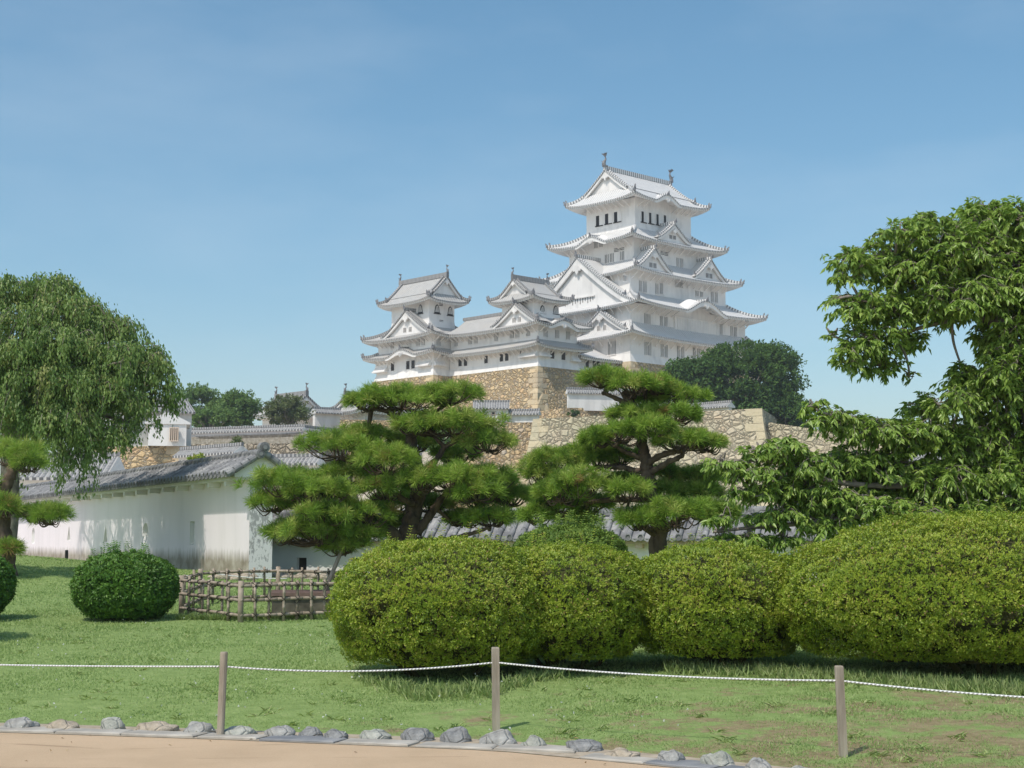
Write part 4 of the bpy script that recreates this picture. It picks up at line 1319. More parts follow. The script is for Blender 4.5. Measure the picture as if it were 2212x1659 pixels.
def tiled_roof(root, L, hw, ze, zr, pitch=.30, name='roof', x0=-.12, x1=None, r=.075, discs=True, mats=None, wav=True):
    """round-tile roof along local x, real tile columns on both slopes"""
    x1 = L + .12 if x1 is None else x1
    mt = mats or M['walltile']
    mb = MB()
    n = int((x1 - x0) / pitch)
    rr = random.Random(int(L * 100))
    def zc(t):      # t 0 ridge .. 1 eave, slightly hollow
        return zr - (zr - ze) * (t * 1.12 - .12 * t * t)
    for sg in (-1, 1):
        rows = []
        for t in np.linspace(0, 1, 5):
            rows.append([(x, sg * hw * t, zc(t) - .02) for x in (x0, x1)])
        mb.grid(rows if sg < 0 else [r_[::-1] for r_ in rows], 0)
        # eave board under the tiles
        pa = [(x0, sg * hw, zc(1) - .02), (x1, sg * hw, zc(1) - .02)]
        pb = [(x0, sg * (hw - .03), zc(1) - .08), (x1, sg * (hw - .03), zc(1) - .08)]
        mb.grid([pb, pa] if sg < 0 else [pa, pb], 0)
        for i in range(n + 1):
            x = x0 + (x1 - x0) * i / n
            for seg in range(3):
                t0, t1 = .04 + seg * .325, .04 + (seg + 1) * .325
                j = rr.uniform(-.012, .012)
                ra, rb = r * .92, r * 1.06
                ring0, ring1 = [], []
                for k in range(7):
                    a = math.pi * k / 6
                    ring0.append(mb.vert((x + j + ra * math.cos(a), sg * hw * t0, zc(t0) + ra * math.sin(a) + .012)))
                    ring1.append(mb.vert((x + j + rb * math.cos(a), sg * hw * t1, zc(t1) + rb * math.sin(a) + .012)))
                for k in range(6):
                    f = (ring0[k], ring1[k], ring1[k + 1], ring0[k + 1])
                    mb.face(f if sg > 0 else f[::-1], 0)
                if seg == 2:
                    c = (x + j, sg * (hw * t1 + .004), zc(t1) + .0)
                    rim = [mb.vert((c[0] + r * 1.12 * math.cos(2 * math.pi * k / 12), c[1], c[2] + .02 + r * 1.12 * math.sin(2 * math.pi * k / 12))) for k in range(12)]
                    rim2 = [mb.vert((c[0] + r * .78 * math.cos(2 * math.pi * k / 12), c[1] + sg * .002, c[2] + .02 + r * .78 * math.sin(2 * math.pi * k / 12))) for k in range(12)]
                    inn = [mb.vert((c[0] + r * .74 * math.cos(2 * math.pi * k / 12), c[1] - sg * .02, c[2] + .02 + r * .74 * math.sin(2 * math.pi * k / 12))) for k in range(12)]
                    for k in range(12):
                        q = (k + 1) % 12
                        mb.face((rim[k], rim[q], rim2[q], rim2[k]), 0)
                        mb.face((rim2[k], rim2[q], inn[q], inn[k]), 1)
                    mb.face(inn, 1)
                    back = [mb.vert((c[0] + r * 1.12 * math.cos(2 * math.pi * k / 12), c[1] - sg * .05, c[2] + .02 + r * 1.12 * math.sin(2 * math.pi * k / 12))) for k in range(12)]
                    for k in range(12):
                        mb.face((rim[k], back[k], back[(k + 1) % 12], rim[(k + 1) % 12]), 0)
            # hanging flat-tile lip between two columns
            if i < n:
                xm = x + pitch / 2
                lip = [(xm - pitch * .32, sg * (hw - .002), zc(1) + .0), (xm, sg * (hw + .002), zc(1) - .055), (xm + pitch * .32, sg * (hw - .002), zc(1) + .0)]
                lo = [(p[0], p[1], p[2] - .045) for p in lip]
                mb.grid([lo, lip] if sg < 0 else [lip, lo], 0)
    ro = mb.build(name, [mt, M['discdark']], root)
    mb = MB()
    mb.box(x0 + .02, x1 - .02, -.085, .085, zr - .05, zr + .06)
    nn = int((x1 - x0) / .33)
    for i in range(nn):
        a = x0 + .02 + (x1 - x0 - .04) * i / nn
        b_ = a + (x1 - x0) / nn * .97
        zz = zr + .06 + rr.uniform(-.008, .008)
        for (c, rad) in ((a, .088), ):
            ids0 = [mb.vert((a, rad * math.cos(math.pi * k / 6), zz + rad * math.sin(math.pi * k / 6))) for k in range(7)]
            ids1 = [mb.vert((b_, rad * .90 * math.cos(math.pi * k / 6), zz + rad * .90 * math.sin(math.pi * k / 6))) for k in range(7)]
            for k in range(6):
                mb.face((ids0[k], ids0[k + 1], ids1[k + 1], ids1[k]))
            mb.face(ids0[::-1]); mb.face(ids1)
        mb.box(a + .02, a + .10, -.12, .12, zr - .02, zr + .065)
        # pale mortar between the courses
    mb.build('ridge', [mt], ro)
    return ro

def m_walltile():
    t = NT('grey_kawara_tile', 0.7, 0.3)
    o = t.coord('Object')
    n = t.noise(o, 2.6, 6, .6)
    c = t.ramp(n, [(0.28, (0.10, 0.10, 0.105)), (0.5, (0.205, 0.205, 0.21)), (0.72, (0.36, 0.355, 0.345))])
    c = t.mix(t.mr(t.noise(o, 9, 5), .58, .72, 0, .6), c, (0.47, 0.46, 0.44))
    t.col(c).bump(n, .25, .02)
    return t.mat
M['walltile'] = m_walltile()
M['discdark'] = m_plain('tile_end_face', (0.10, 0.10, 0.105), (0.22, 0.22, 0.22), 8.0, 0.8)

def holed_face(mb, outer, holes, y, depth, sgn, m=0, m_side=0, m_back=2, shrink=.35):
    """wall face in the local x-z plane at y, pierced by splayed openings"""
    polys = [[Vector((x, z, 0)) for x, z in outer]] + [[Vector((x, z, 0)) for x, z in h] for h in holes]
    flat = [p for q in polys for p in q]
    ids = [mb.vert((p.x, y, p.y)) for p in flat]
    for tri in tessellate_polygon(polys):
        a, b_, c = [flat[i] for i in tri]
        area = (b_.x - a.x) * (c.y - a.y) - (b_.y - a.y) * (c.x - a.x)
        tri = tri if (area < 0) == (sgn > 0) else tri[::-1]
        mb.face([ids[i] for i in tri], m)
    k = len(outer)
    for h in holes:
        hi = ids[k:k + len(h)]; k += len(h)
        cx = sum(p[0] for p in h) / len(h); cz = sum(p[1] for p in h) / len(h)
        bi = [mb.vert((cx + (x - cx) * shrink, y - sgn * depth, cz + (z - cz) * shrink)) for x, z in h]
        for i in range(len(h)):
            j = (i + 1) % len(h)
            mb.face((hi[i], hi[j], bi[j], bi[i]), m_side)
        mb.face(bi, m_back)

def circ(x, z, r, n=16): return [(x + r * math.cos(2 * math.pi * i / n), z + r * math.sin(2 * math.pi * i / n)) for i in range(n)]
def rect(x, z, w, h): return [(x - w / 2, z - h / 2), (x + w / 2, z - h / 2), (x + w / 2, z + h / 2), (x - w / 2, z + h / 2)]
def tri(x, z, w, h): return [(x - w / 2, z - h / 2), (x + w / 2, z - h / 2), (x, z + h / 2)]
def arch(x, z, w, h): return [(x - w / 2, z - h / 2), (x + w / 2, z - h / 2)] + [(x + w / 2 * math.cos(math.pi * i / 8), z + h / 2 - w / 2 + w / 2 * math.sin(math.pi * i / 8)) for i in range(9)]

# tall wall on the left
p0, p1 = np.array([-5.95, 36.6, 0.0]), np.array([-25.2, 71.5, 0.0])
L1, a1 = frame(p0, p1)
p0[2] = 0.80
W1 = thing('plaster_wall', 'long white plaster wall with shaped loopholes and tree shadow, running away on the left', 'wall', p0, a1)
def along(u, p0, a):           # distance along a wall at which it is seen in column u
    t = (u - UC) / F_PX * 1.0
    d = np.array([math.cos(a), math.sin(a)])
    return (t * p0[1] - p0[0]) / (d[0] - t * d[1])
mb = MB()
th_, top = .26, 2.52
hz = 1.02
holes = [rect(along(439, p0, a1), hz, .40, .62), circ(along(337, p0, a1), hz + .02, .30), tri(along(250, p0, a1), hz + .02, .5, .55), tri(along(170, p0, a1), hz + .08, .5, .5),
         arch(along(92, p0, a1), hz, .5, .6), rect(along(20, p0, a1), hz, .4, .6), circ(along(-60, p0, a1), hz, .3)]
holed_face(mb, [(0, -.1), (L1, -.1), (L1, top), (0, top)], holes, th_, .34, 1, 0, 1, 2)
mb.poly([(0, -th_, -.1), (L1, -th_, -.1), (L1, -th_, top), (0, -th_, top)], 0)
mb.poly([(L1, th_, -.1), (L1, th_, top), (L1, -th_, top), (L1, -th_, -.1)], 0)
mb.poly([(0, th_, top), (L1, th_, top), (L1, -th_, top), (0, -th_, top)], 0)
mb.build('wall', [M['w1'], M['plaster_old'], M['dimwood']], W1)
mb = MB()
mb.poly([(0, -th_ - .04, -.1), (0, th_ + .01, -.1), (0, th_ + .01, top), (0, .0, top + .42), (0, -th_ - .04, top)][::-1], 0)
mb.poly([(-.012, -th_ - .04, -.1), (-.012, th_ + .012, -.1), (-.012, th_ + .012, top), (-.012, .0, top + .42), (-.012, -th_ - .04, top)][::-1], 0)
mb.poly([(-.02, -.66, 2.31), (-.02, -.66, 2.40), (-.02, 0, 2.84), (-.02, .66, 2.40), (-.02, .66, 2.31)], 1)
mb.build('end_face', [M['flake'], M['plaster']], W1)
roof = tiled_roof(W1, L1, .76, 2.40, 2.86, .30)
mb = MB()
mb.box(.05, L1, th_ + .004, .60, 2.26, 2.34); mb.box(.05, L1, -.60, -th_ - .004, 2.26, 2.34)
k = .9
while k < L1:
    mb.box(k, k + .16, th_ + .006, .56, 2.14, 2.26); k += 1.32
k = .3
while k < L1:
    mb.box(k, k + .11, th_ + .3, .66, 2.335, 2.40); k += .30
mb.build('eave_beam', [M['plaster_old']], W1)
# gable verge tiles and roundels at the near end
mb = MB()
for sg in (-1, 1):
    for t in np.linspace(0.0, .95, 5):
        y0, y1 = sg * .76 * t, sg * .76 * (t + .22)
        z0, z1 = 2.90 - .46 * t, 2.90 - .46 * (t + .22)
        mb.tube([(-.13, y0, z0), (-.13, y1, z1)], [.075, .085], 10)
for (yy, zz, rad) in ((0, 3.02, .125), (.10, 2.86, .11)):
    mb.tube([(-.24, yy, zz), (-.02, yy, zz)], [rad, rad], 16)
    mb.tube([(-.262, yy, zz), (-.238, yy, zz)], [rad * .72, rad * .72], 16, 1)
    mb.tube([(-.274, yy, zz), (-.262, yy, zz)], [rad * .40, rad * .40], 12, 0)
mb.build('verge', [M['walltile'], M['discdark']], W1)
# stones under the wall's corner
rs = random.Random(9)
mb = MB()
def lump(mb, c, r, seed, n=10):
    from mathutils import noise as mn
    off = Vector((seed, seed * 2.3, 0))
    ids = []
    for j in range(7):
        ph = -math.pi / 2 + math.pi * j / 6
        row = []
        for i in range(n):
            a = 2 * math.pi * i / n
            d = Vector((math.cos(a) * math.cos(ph), math.sin(a) * math.cos(ph), math.sin(ph)))
            f = 1 + .35 * mn.noise(d * 1.6 + off)
            row.append(mb.vert((c[0] + d.x * r[0] * f, c[1] + d.y * r[1] * f, c[2] + d.z * r[2] * f)))
        ids.append(row)
    for a, b_ in zip(ids[:-1], ids[1:]):
        for i in range(n):
            mb.face((a[i], a[(i + 1) % n], b_[(i + 1) % n], b_[i]))
for i in range(34):
    u = 470 + i * 8.2 + rs.uniform(-4, 4)
    Y = 36.0 if u < 560 else 37.6
    q = P(u, 1247 + rs.uniform(-5, 8), Y - rs.uniform(0, .5))
    lump(mb, q, (rs.uniform(.10, .24), .14, rs.uniform(.07, .13)), i * 1.7)
o = mb.build('footing_stones', [ROCKS[2]], smooth=True)
struct(tag(o, 'tan rubble stones packed along the foot of the white wall corner', 'rubble'), 'stuff')

# lower wall with the tiled roof behind the pines
q0 = np.array([-6.9, 41.0, 0.0]); q1 = np.array([14.5, 31.4, 0.0])
L2, a2 = frame(q0, q1)
q0[2] = .55
W2 = thing('plaster_wall', 'low white wall with square dark loopholes and round-ended roof tiles, behind the pines and azaleas', 'wall', q0, a2)
mb = MB()
holes = [rect(along(u, q0, a2), .43, .30, .42) for u in (664, 778, 930, 1085, 1240, 1400, 1560)]
holed_face(mb, [(0, -.2), (L2, -.2), (L2, 1.25), (0, 1.25)], holes, -.22, .12, -1, 0, 1, 2, .96)
mb.poly([(L2, .22, -.2), (0, .22, -.2), (0, .22, 1.25), (L2, .22, 1.25)], 0)
mb.poly([(0, -.22, 1.25), (L2, -.22, 1.25), (L2, .22, 1.25), (0, .22, 1.25)], 0)
mb.poly([(L2, -.22, -.2), (L2, .22, -.2), (L2, .22, 1.25), (L2, -.22, 1.25)], 0)
mb.poly([(0, -.22, -.2), (0, -.22, 1.25), (0, .22, 1.25), (0, .22, -.2)], 0)
mb.build('wall', [M['plaster'], M['plaster_old'], M['dimwood']], W2)
tiled_roof(W2, L2, .64, 1.14, 1.72, .30)
mb = MB()
mb.box(0, L2, -.48, -.224, 1.00, 1.10)
k = .5
while k < L2:
    mb.box(k, k + .16, -.44, -.226, .90, 1.0); k += 1.3
mb.build('eave_beam', [M['buff']], W2)

# ------------------------------------------------------------------ rubble walls (ishigaki)
def stone_prism(name, label, top, zt, zb, batter, mat, quoins=(), qmat='quoin', cap=None, curve=1.35):
    """battered stone wall: top outline (world xy, counter-clockwise), spreading downwards"""
    top = [np.array(p[:2], float) for p in top]
    n = len(top)
    zts = zt if isinstance(zt, (list, tuple)) else [zt] * n
    o = np.array([top[0][0], top[0][1], zb])
    root = thing(name, label, 'stone wall', o)
    nrm = []
    for i in range(n):
        d = top[(i + 1) % n] - top[i]; d /= np.linalg.norm(d)
        nrm.append(np.array([d[1], -d[0]]))
    def ring(t):
        off = batter * t ** curve
        out = []
        for i in range(n):
            na, nb = nrm[i - 1], nrm[i]
            m_ = na + nb
            m_ = m_ / max(m_ @ na, .35)
            p = top[i] + m_ * off
            out.append(np.array([p[0], p[1], zts[i] + (zb - zts[i]) * t]))
        return out
    mb = MB()
    K = 7
    rings = [ring(k / K) for k in range(K + 1)]
    for a, b_ in zip(rings[:-1], rings[1:]):
        for i in range(n):
            j = (i + 1) % n
            mb.poly([b_[i], b_[j], a[j], a[i]], 0)
    mb.poly(rings[0], 1)
    mb.build('rubble', [mat, cap or M['earth']], root, o)
    rr = random.Random(n + int(zb * 10))
    for qi in quoins:
        qb = MB()
        z = zts[qi]
        H_ = z - zb
        k = 0
        while z > zb + .3:
            h = rr.uniform(.75, 1.05)
            t0, t1 = (zts[qi] - z) / H_, min((zts[qi] - z + h * .94) / H_, 1)
            r0, r1 = ring(t0), ring(t1)
            la, lb = (2.0, 1.05) if k % 2 else (1.05, 2.0)
            la *= rr.uniform(.85, 1.15); lb *= rr.uniform(.85, 1.15)
            i, ip, im = qi, (qi + 1) % n, (qi - 1) % n
            def pt(r, s, L, side):
                a = r[i]; d = r[s] - r[i]; d = d / np.linalg.norm(d)
                return a + d * L
            nx = np.array([*nrm[i], 0]) * .05; nm = np.array([*nrm[im], 0]) * .05
            c0, c1 = r0[i] + nx + nm, r1[i] + nx + nm
            a0, a1_ = pt(r0, ip, la, 0) + nx, pt(r1, ip, la, 0) + nx
            b0, b1 = pt(r0, im, lb, 0) + nm, pt(r1, im, lb, 0) + nm
            q_ = rr.choice((0, 0, 1))
            qb.poly([c1, a1_, a0, c0], q_); qb.poly([b1, c1, c0, b0], q_)
            qb.poly([b0, c0, a0, (a0 + b0) / 2 - nx - nm]); qb.poly([a1_, c1, b1, (a1_ + b1) / 2 - nx - nm])
            qb.poly([a1_, a1_ - nx * 3, a0 - nx * 3, a0]); qb.poly([b0, b0 - nm * 3, b1 - nm * 3, b1])
            z -= h; k += 1
        qb.build('corner_stones', [M[qmat], M['quoin_b']], root, o)
    return root
def EN(e_, n_): return A0[:2] + EV[:2] * e_ + NV[:2] * n_

def dobei(name, label, p0, p1, zb, ze, hw=.75, th=.25, rise=.5, wmat='plaster', tile='tile_plain', loops=(), ridge='ridge_grey', eave='eave_grey', cat='wall', group=None, ends=True):
    """white wall under a small tiled roof, for the middle distance; the face seen is local -y"""
    L, a = frame(p0, p1)
    root = thing(name, label, cat, (p0[0], p0[1], zb), a, group)
    h = ze - zb
    mb = MB()
    holes = [rect(s, z, w, hh) for s, z, w, hh in loops]
    holed_face(mb, [(0, -.3), (L, -.3), (L, h), (0, h)], holes, -th, .25, -1, 0, 1, 2, .6)
    mb.poly([(L, th, -.3), (0, th, -.3), (0, th, h), (L, th, h)], 0)
    for x, f in ((0, 1), (L, -1)):
        q = [(x, -th, -.3), (x, -th, h), (x, 0, h + rise * .8), (x, th, h), (x, th, -.3)]
        mb.poly(q if f > 0 else q[::-1], 0)
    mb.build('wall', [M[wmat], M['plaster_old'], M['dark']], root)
    mb = MB()
    for sg in (-1, 1):
        rows, uvs = [], []
        for t in (0, .5, 1):
            z = h + .05 + rise * (1 - t) + .06 * t * (t - 1)
            rows.append([(-.15, sg * hw * t, z), (L + .15, sg * hw * t, z)])
            uvs.append([(0, (1 - t) * hw), (L, (1 - t) * hw)])
        if sg > 0: rows = [r[::-1] for r in rows]; uvs = [r[::-1] for r in uvs]
        mb.grid(rows, 0, uvs)
        e0, e1 = h + .05, h - .13
        q = [(-.15, sg * hw, e1), (L + .15, sg * hw, e1), (L + .15, sg * hw, e0), (-.15, sg * hw, e0)]
        uq = [(0, 0), (L, 0), (L, 1), (0, 1)]
        mb.poly(q if sg < 0 else q[::-1], 1, uq if sg < 0 else uq[::-1])
        q = [(-.15, sg * hw, e1), (-.15, sg * th, h - .06), (L + .15, sg * th, h - .06), (L + .15, sg * hw, e1)]
        mb.poly(q if sg < 0 else q[::-1], 2)
    for x in (-.15, L + .15):
        mb.poly([(x, -hw, h - .13), (x, hw, h - .13), (x, hw, h + .05), (x, 0, h + .05 + rise), (x, -hw, h + .05)], 2)
    ro = mb.build('roof', [M[tile], M[eave], M['plaster_old']], root)
    mb = MB()
    mb.bar((-.2, 0, h + rise + .14), (L + .2, 0, h + rise + .14), .24, .26)
    mb.build('ridge', M[ridge], ro)
    return root

# ------------------------------------------------------------------ castle building kit (castle frame coordinates E, N, z)
class Tower:
    def __init__(self, name, label, cat, e0, n0, z0, white):
        w = A0 + EV * e0 + NV * n0
        self.o = np.array([e0, n0, z0], float)
        self.root = thing(name, label, cat, (w[0], w[1], z0), AZ)
        self.tile = M['tile_white'] if white else M['tile_grey']
        self.eave = M['eave_white'] if white else M['eave_grey']
        self.ridge = M['ridge_white'] if white else M['ridge_grey']
        self.white = white
    def put(self, mb, name, mats, parent=None, smooth=False):
        return mb.build(name, mats, parent or self.root, self.o, smooth)
    def walls(self, r, z0, z1, flare=0.0, fh=1.2, sides=None):
        mb = MB()
        if flare:
            b = (r[0] - flare, r[1] + flare, r[2] - flare, r[3] + flare)
            mb.frustum(b, z0, r, z0 + fh, 0)
            mb.frustum(r, z0 + fh, r, z1, 0)
        else:
            mb.frustum(r, z0, r, z1, 0)
        return self.put(mb, 'wall', [M['plaster']])

    SIDES = 'SENW'
    def side_pts(self, r, s):
        x0, x1, y0, y1 = r
        return {'S': ((x0, y0), (x1, y0)), 'E': ((x1, y0), (x1, y1)), 'N': ((x1, y1), (x0, y1)), 'W': ((x0, y1), (x0, y0))}[s]

    def skirt(self, outer, inner, zo, zi, wall, up=.75, sag=.42, karas=(), sides='SENW', bp=1.15, name='roof', hips=True, nU=48, nV=7, thick=.42, hip_in=1.0, brackets=True, drop=1.05, slope_soffit=.38):
        """hipped skirt roof; karas: (side, centre coordinate along the side, half width, height)"""
        mb, eb = MB(), MB()
        corner_lines = {}
        for s in sides:
            A, B = [np.array(p) for p in self.side_pts(outer, s)]
            a, b = [np.array(p) for p in self.side_pts(inner, s)]
            wa, wb = [np.array(p) for p in self.side_pts(wall, s)]
            d = B - A; L = np.linalg.norm(d); d = d / L
            kk = [k for k in karas if k[0] == s]
            S = set(np.linspace(0, 1, nU + 1))
            for k in kk:
                c0 = (k[1] - A[0]) / d[0] / L if abs(d[0]) > .5 else (k[1] - A[1]) / d[1] / L
                for q in np.linspace(-1, 1, 25): S.add(min(max(c0 + q * k[2] / L, 0), 1))
            S = sorted(S)
            def zedge(sv):
                cn = abs(2 * sv - 1)
                z = zo + up * (cn ** 4.5) * .72 + up * .28 * cn ** 1.6
                bl = 0.0
                for k in kk:
                    c0 = (k[1] - A[0]) / d[0] / L if abs(d[0]) > .5 else (k[1] - A[1]) / d[1] / L
                    x = (sv - c0) * L / k[2]
                    if abs(x) < 1:
                        bl = max(bl, k[3] * (math.cos(math.pi * x / 2) ** 2) ** .85)
                return z, bl
            rows, uvs = [], []
            for j in range(nV + 1):
                t = j / nV
                row, uvr = [], []
                for sv in S:
                    p = (A + (B - A) * sv) * (1 - t) + (a + (b - a) * sv) * t
                    z0, bl = zedge(sv)
                    lift = (z0 - zo) * (1 - t) ** 2
                    z = zo + (zi - zo) * (t * (1 - sag) + sag * t * t) + lift
                    if bl > 0:
                        z = max(z, zo + bl + .25 * t)
                    row.append((p[0], p[1], z))
                    uvr.append((float((p - A) @ d) - L / 2, t * math.hypot(np.linalg.norm(a - A) * .7, zi - zo)))
                rows.append(row); uvs.append(uvr)
            mb.grid(rows, 0, uvs)
            # tile-end band, plastered band and soffit
            n2 = np.array([d[1], -d[0]])
            e0, e1, e2, e3, u0, s1 = [], [], [], [], [], []
            for i, sv in enumerate(S):
                x, y, z = rows[0][i]
                z0, bl = zedge(sv)
                u0.append(uvs[0][i][0])
                e0.append((x + n2[0] * .02, y + n2[1] * .02, z + .06)); e1.append((x + n2[0] * .02, y + n2[1] * .02, z - .18))
                ix, iy = x - n2[0] * .14, y - n2[1] * .14
                e2.append((ix, iy, z - .181)); e3.append((ix, iy, z - thick))
                w = wa + (wb - wa) * min(max(sv, 0), 1)
                run = abs(np.dot(np.array([x, y]) - w, n2))
                s1.append((w[0] - n2[0] * .03, w[1] - n2[1] * .03, zo - thick + bl * .92 + run * slope_soffit))
            fr = lambda pts: pts
            mb.grid([e1, e0], 1, [[(u, 0) for u in u0], [(u, 1) for u in u0]])
            tp = [(p[0] - n2[0] * .25, p[1] - n2[1] * .25, p[2] + .01) for p in e0]
            mb.grid([e0, tp], 1, [[(u, 0) for u in u0], [(u, 1) for u in u0]])
            eb.grid([e2, e1], 1, [[(u, 0) for u in u0], [(u, 1) for u in u0]])
            eb.grid([e3, e2], 1, [[(u, 0) for u in u0], [(u, 1) for u in u0]])
            eb.grid([s1, e3], 0)
            # karahafu bargeboard: thick white lip following the curve
            for k in kk:
                c0 = (k[1] - A[0]) / d[0] / L if abs(d[0]) > .5 else (k[1] - A[1]) / d[1] / L
                idx = [i for i, sv in enumerate(S) if abs(sv - c0) * L <= k[2] * 1.02]
                up_ = [(e2[i][0] + n2[0] * .06, e2[i][1] + n2[1] * .06, e2[i][2] + .02) for i in idx]
                lo_ = [(e2[i][0] + n2[0] * .06, e2[i][1] + n2[1] * .06, e2[i][2] - .30 - .45 * (1 - abs(S[i] - c0) * L / k[2] / 1.02)) for i in idx]
                bk = [(p[0] - n2[0] * .3, p[1] - n2[1] * .3, p[2]) for p in lo_]
                eb.grid([lo_, up_], 0); eb.grid([bk, lo_], 0)
                eb.grid([[(s1[i][0], s1[i][1], zo - thick - .5) for i in idx], [s1[i] for i in idx]], 0)
                # pendant under the crest
                p = A + (B - A) * c0
                cx, cy = p - n2 * .10
                zc = zo + k[3] - thick - .35
                for q in np.linspace(-1, 1, 5):
                    eb.bar((cx + d[0] * q * .55, cy + d[1] * q * .55, zc + .12), (cx + d[0] * q * .5, cy + d[1] * q * .5, zc - .55 + .35 * abs(q)), .3, .12, 0)
                # crest ridge running back with an ornament at its tip
                rp = [(p[0] + n2[0] * .05, p[1] + n2[1] * .05, zo + k[3] + .16)]
                q = a + (b - a) * c0
                tt = min(1.0, (k[3] + .2) / max(zi - zo, .2) * 1.15)
                q = p + (q - p) * tt
                rp.append((q[0], q[1], zo + k[3] + .30))
                mb.bar(rp[0], rp[1], .32, .36, 2)
                self.oni(mb, rp[0], n2, .55)
            if brackets:
                m = int(L / bp)
                for i in range(1, m):
                    sv = i / m
                    w = wa + (wb - wa) * sv
                    o = A + (B - A) * sv
                    # keep brackets square to the wall
                    base = w if abs((w - o) @ d) < .05 else wa + d * ((o - wa) @ d)
                    if (base - wa) @ d < .1 or (wb - base) @ d < .1: continue
                    run = (o - base) @ n2
                    z0, bl = zedge(sv)
                    if bl > .25: continue
                    zt = zo - thick + run * slope_soffit * .38
                    eb.bar((base[0], base[1], zt - drop * .9), (base[0] + n2[0] * run * .62, base[1] + n2[1] * run * .62, zt + .02), .15, .15, 0)
            corner_lines[s] = rows
        ro = self.put(mb, name, [self.tile, self.eave, self.ridge, M['ornament']])
        self.put(eb, 'eave', [M['plaster'], M['rafter']], ro)
        if hips:
            for c, (s1_, s2_) in {'SE': ('S', 'E'), 'NE': ('E', 'N'), 'NW': ('N', 'W'), 'SW': ('W', 'S')}.items():
                if s1_ not in sides and s2_ not in sides: continue
                if hips is not True and c not in hips: continue
                src = corner_lines.get(s1_)
                line = [r[-1] for r in src] if src is not None else [r[0] for r in corner_lines[s2_]]
                K = max(2, int(round(len(line) * hip_in)))
                line = [np.array(p) + np.array([0, 0, .20]) for p in line[:K]]
                hb = MB()
                hb.pathbar(line, .34, .42)
                hr_ = self.put(hb, 'hip_ridge', [self.ridge], ro)
                d3 = line[0] - line[1]; d2 = unit(d3[None, :2])[0]
                q = line[0] + (line[1] - line[0]) * .55
                for pp_, hh_ in ((line[0] + np.array([d2[0] * .05, d2[1] * .05, .0]), .55), (q + np.array([0, 0, .10]), .62)):
                    ob = MB()
                    self.oni(ob, pp_, d2, hh_)
                    self.put(ob, 'ridge_end_tile', [M['ornament']] * 4, ro)
        return ro

    def oni(self, mb, p, d2, h):
        """goblin-tile plate with an upturned tip, facing d2"""
        s = np.array([-d2[1], d2[0]])
        p = np.array(p, float)
        def q(a, b, z): return (p[0] + d2[0] * a + s[0] * b, p[1] + d2[1] * a + s[1] * b, p[2] + z)
        prof = [(-.30, -.28), (.30, -.28), (.26, .1), (.12, .34), (0, .62), (-.12, .34), (-.26, .1)]
        f = [mb.vert(q(.09, b * h * 1.25, z * h * 1.25)) for b, z in prof]
        g_ = [mb.vert(q(-.09, b * h * 1.25, z * h * 1.25)) for b, z in prof]
        mb.face(f, 3); mb.face(g_[::-1], 3)
        for i in range(7):
            mb.face((g_[i], g_[(i + 1) % 7], f[(i + 1) % 7], f[i]), 3)
        mb.tube([q(.0, 0, .25 * h), q(.16, 0, .62 * h), q(.12, 0, 1.0 * h)], [.09, .07, .03], 5, 3)

    def fish(self, parent, p, d2, h):
        """shachihoko: fish standing on its head, tail up"""
        p = np.array(p, float)
        mb = MB()
        def q(a, z): return (p[0] + d2[0] * a * h, p[1] + d2[1] * a * h, p[2] + z * h)
        s = np.array([-d2[1], d2[0]])
        mb.tube([q(.10, 0), q(.14, .16), q(.06, .36), q(-.08, .54), q(-.06, .70), q(.04, .82)], [.17 * h, .16 * h, .12 * h, .08 * h, .055 * h, .03 * h], 8)
        for b in (-.16, 0, .16):
            r = [q(.0, .74), q(.10 + abs(b), .98), q(-.06, 1.06), q(-.10, .80)]
            r = [(x + s[0] * b * h * k, y + s[1] * b * h * k, z) for (x, y, z), k in zip(r, (.2, 1, 1.2, .3))]
            r2 = [(x + s[0] * .03, y + s[1] * .03, z) for x, y, z in r]
            mb.poly(r); mb.poly(r2[::-1])
        for sg in (-1, 1):
            a = [q(.12, .2), q(-.02, .30), q(.18, .44)]
            a = [(x + s[0] * sg * h * k, y + s[1] * sg * h * k, z) for (x, y, z), k in zip(a, (.10, .10, .28))]
            mb.poly(a); mb.poly([(x + d2[0] * .02, y + d2[1] * .02, z) for x, y, z in a][::-1])
        mb.bar(q(0, -.10), q(0, .02), .34 * h, .34 * h)
        self.put(mb, 'fish_ornament', [M['ornament']], parent)

    def gable(self, parent, side, pos, front, zb, hw, H, depth, lattice=True, ridge_orn=.55, power=1.30, pend=True, board=.42, slats=4):
        """triangular dormer gable. pos along the side, front: outward coordinate of its face"""
        o = {'S': (0, -1), 'W': (-1, 0), 'N': (0, 1), 'E': (1, 0)}[side]
        o = np.array(o, float)
        l = np.array([-o[1], o[0]])          # lateral
        c0 = (o * front * (1 if side in 'NE' else -1)) + np.abs(l) * pos
        def q(a, out, z): return (c0[0] + l[0] * a + o[0] * out, c0[1] + l[1] * a + o[1] * out, z)
        xs = np.linspace(-1, 1, 33)
        def zc(x): return zb + H * (1 - abs(x)) ** power + .10 * H * max(0, abs(x) - .8) ** 1.0
        mb = MB()
        top = [q(x * hw, 0, zc(x)) for x in xs]
        nb = 5
        rows, uvs = [], []
        for j in range(nb + 1):
            dd = -depth * j / nb
            rows.append([q(x * hw, dd, zc(x)) for x in xs])
            uvs.append([(dd, abs(x) * hw * 1.25) for x in xs])
        mb.grid(rows, 0, uvs)
        arc = [0.0]
        for a, b in zip(top[:-1], top[1:]): arc.append(arc[-1] + math.dist(a, b))
        # tile band on the verge
        f0 = [q(x * hw, .03, zc(x) + .10) for x in xs]; f1 = [q(x * hw, .03, zc(x) - .18) for x in xs]
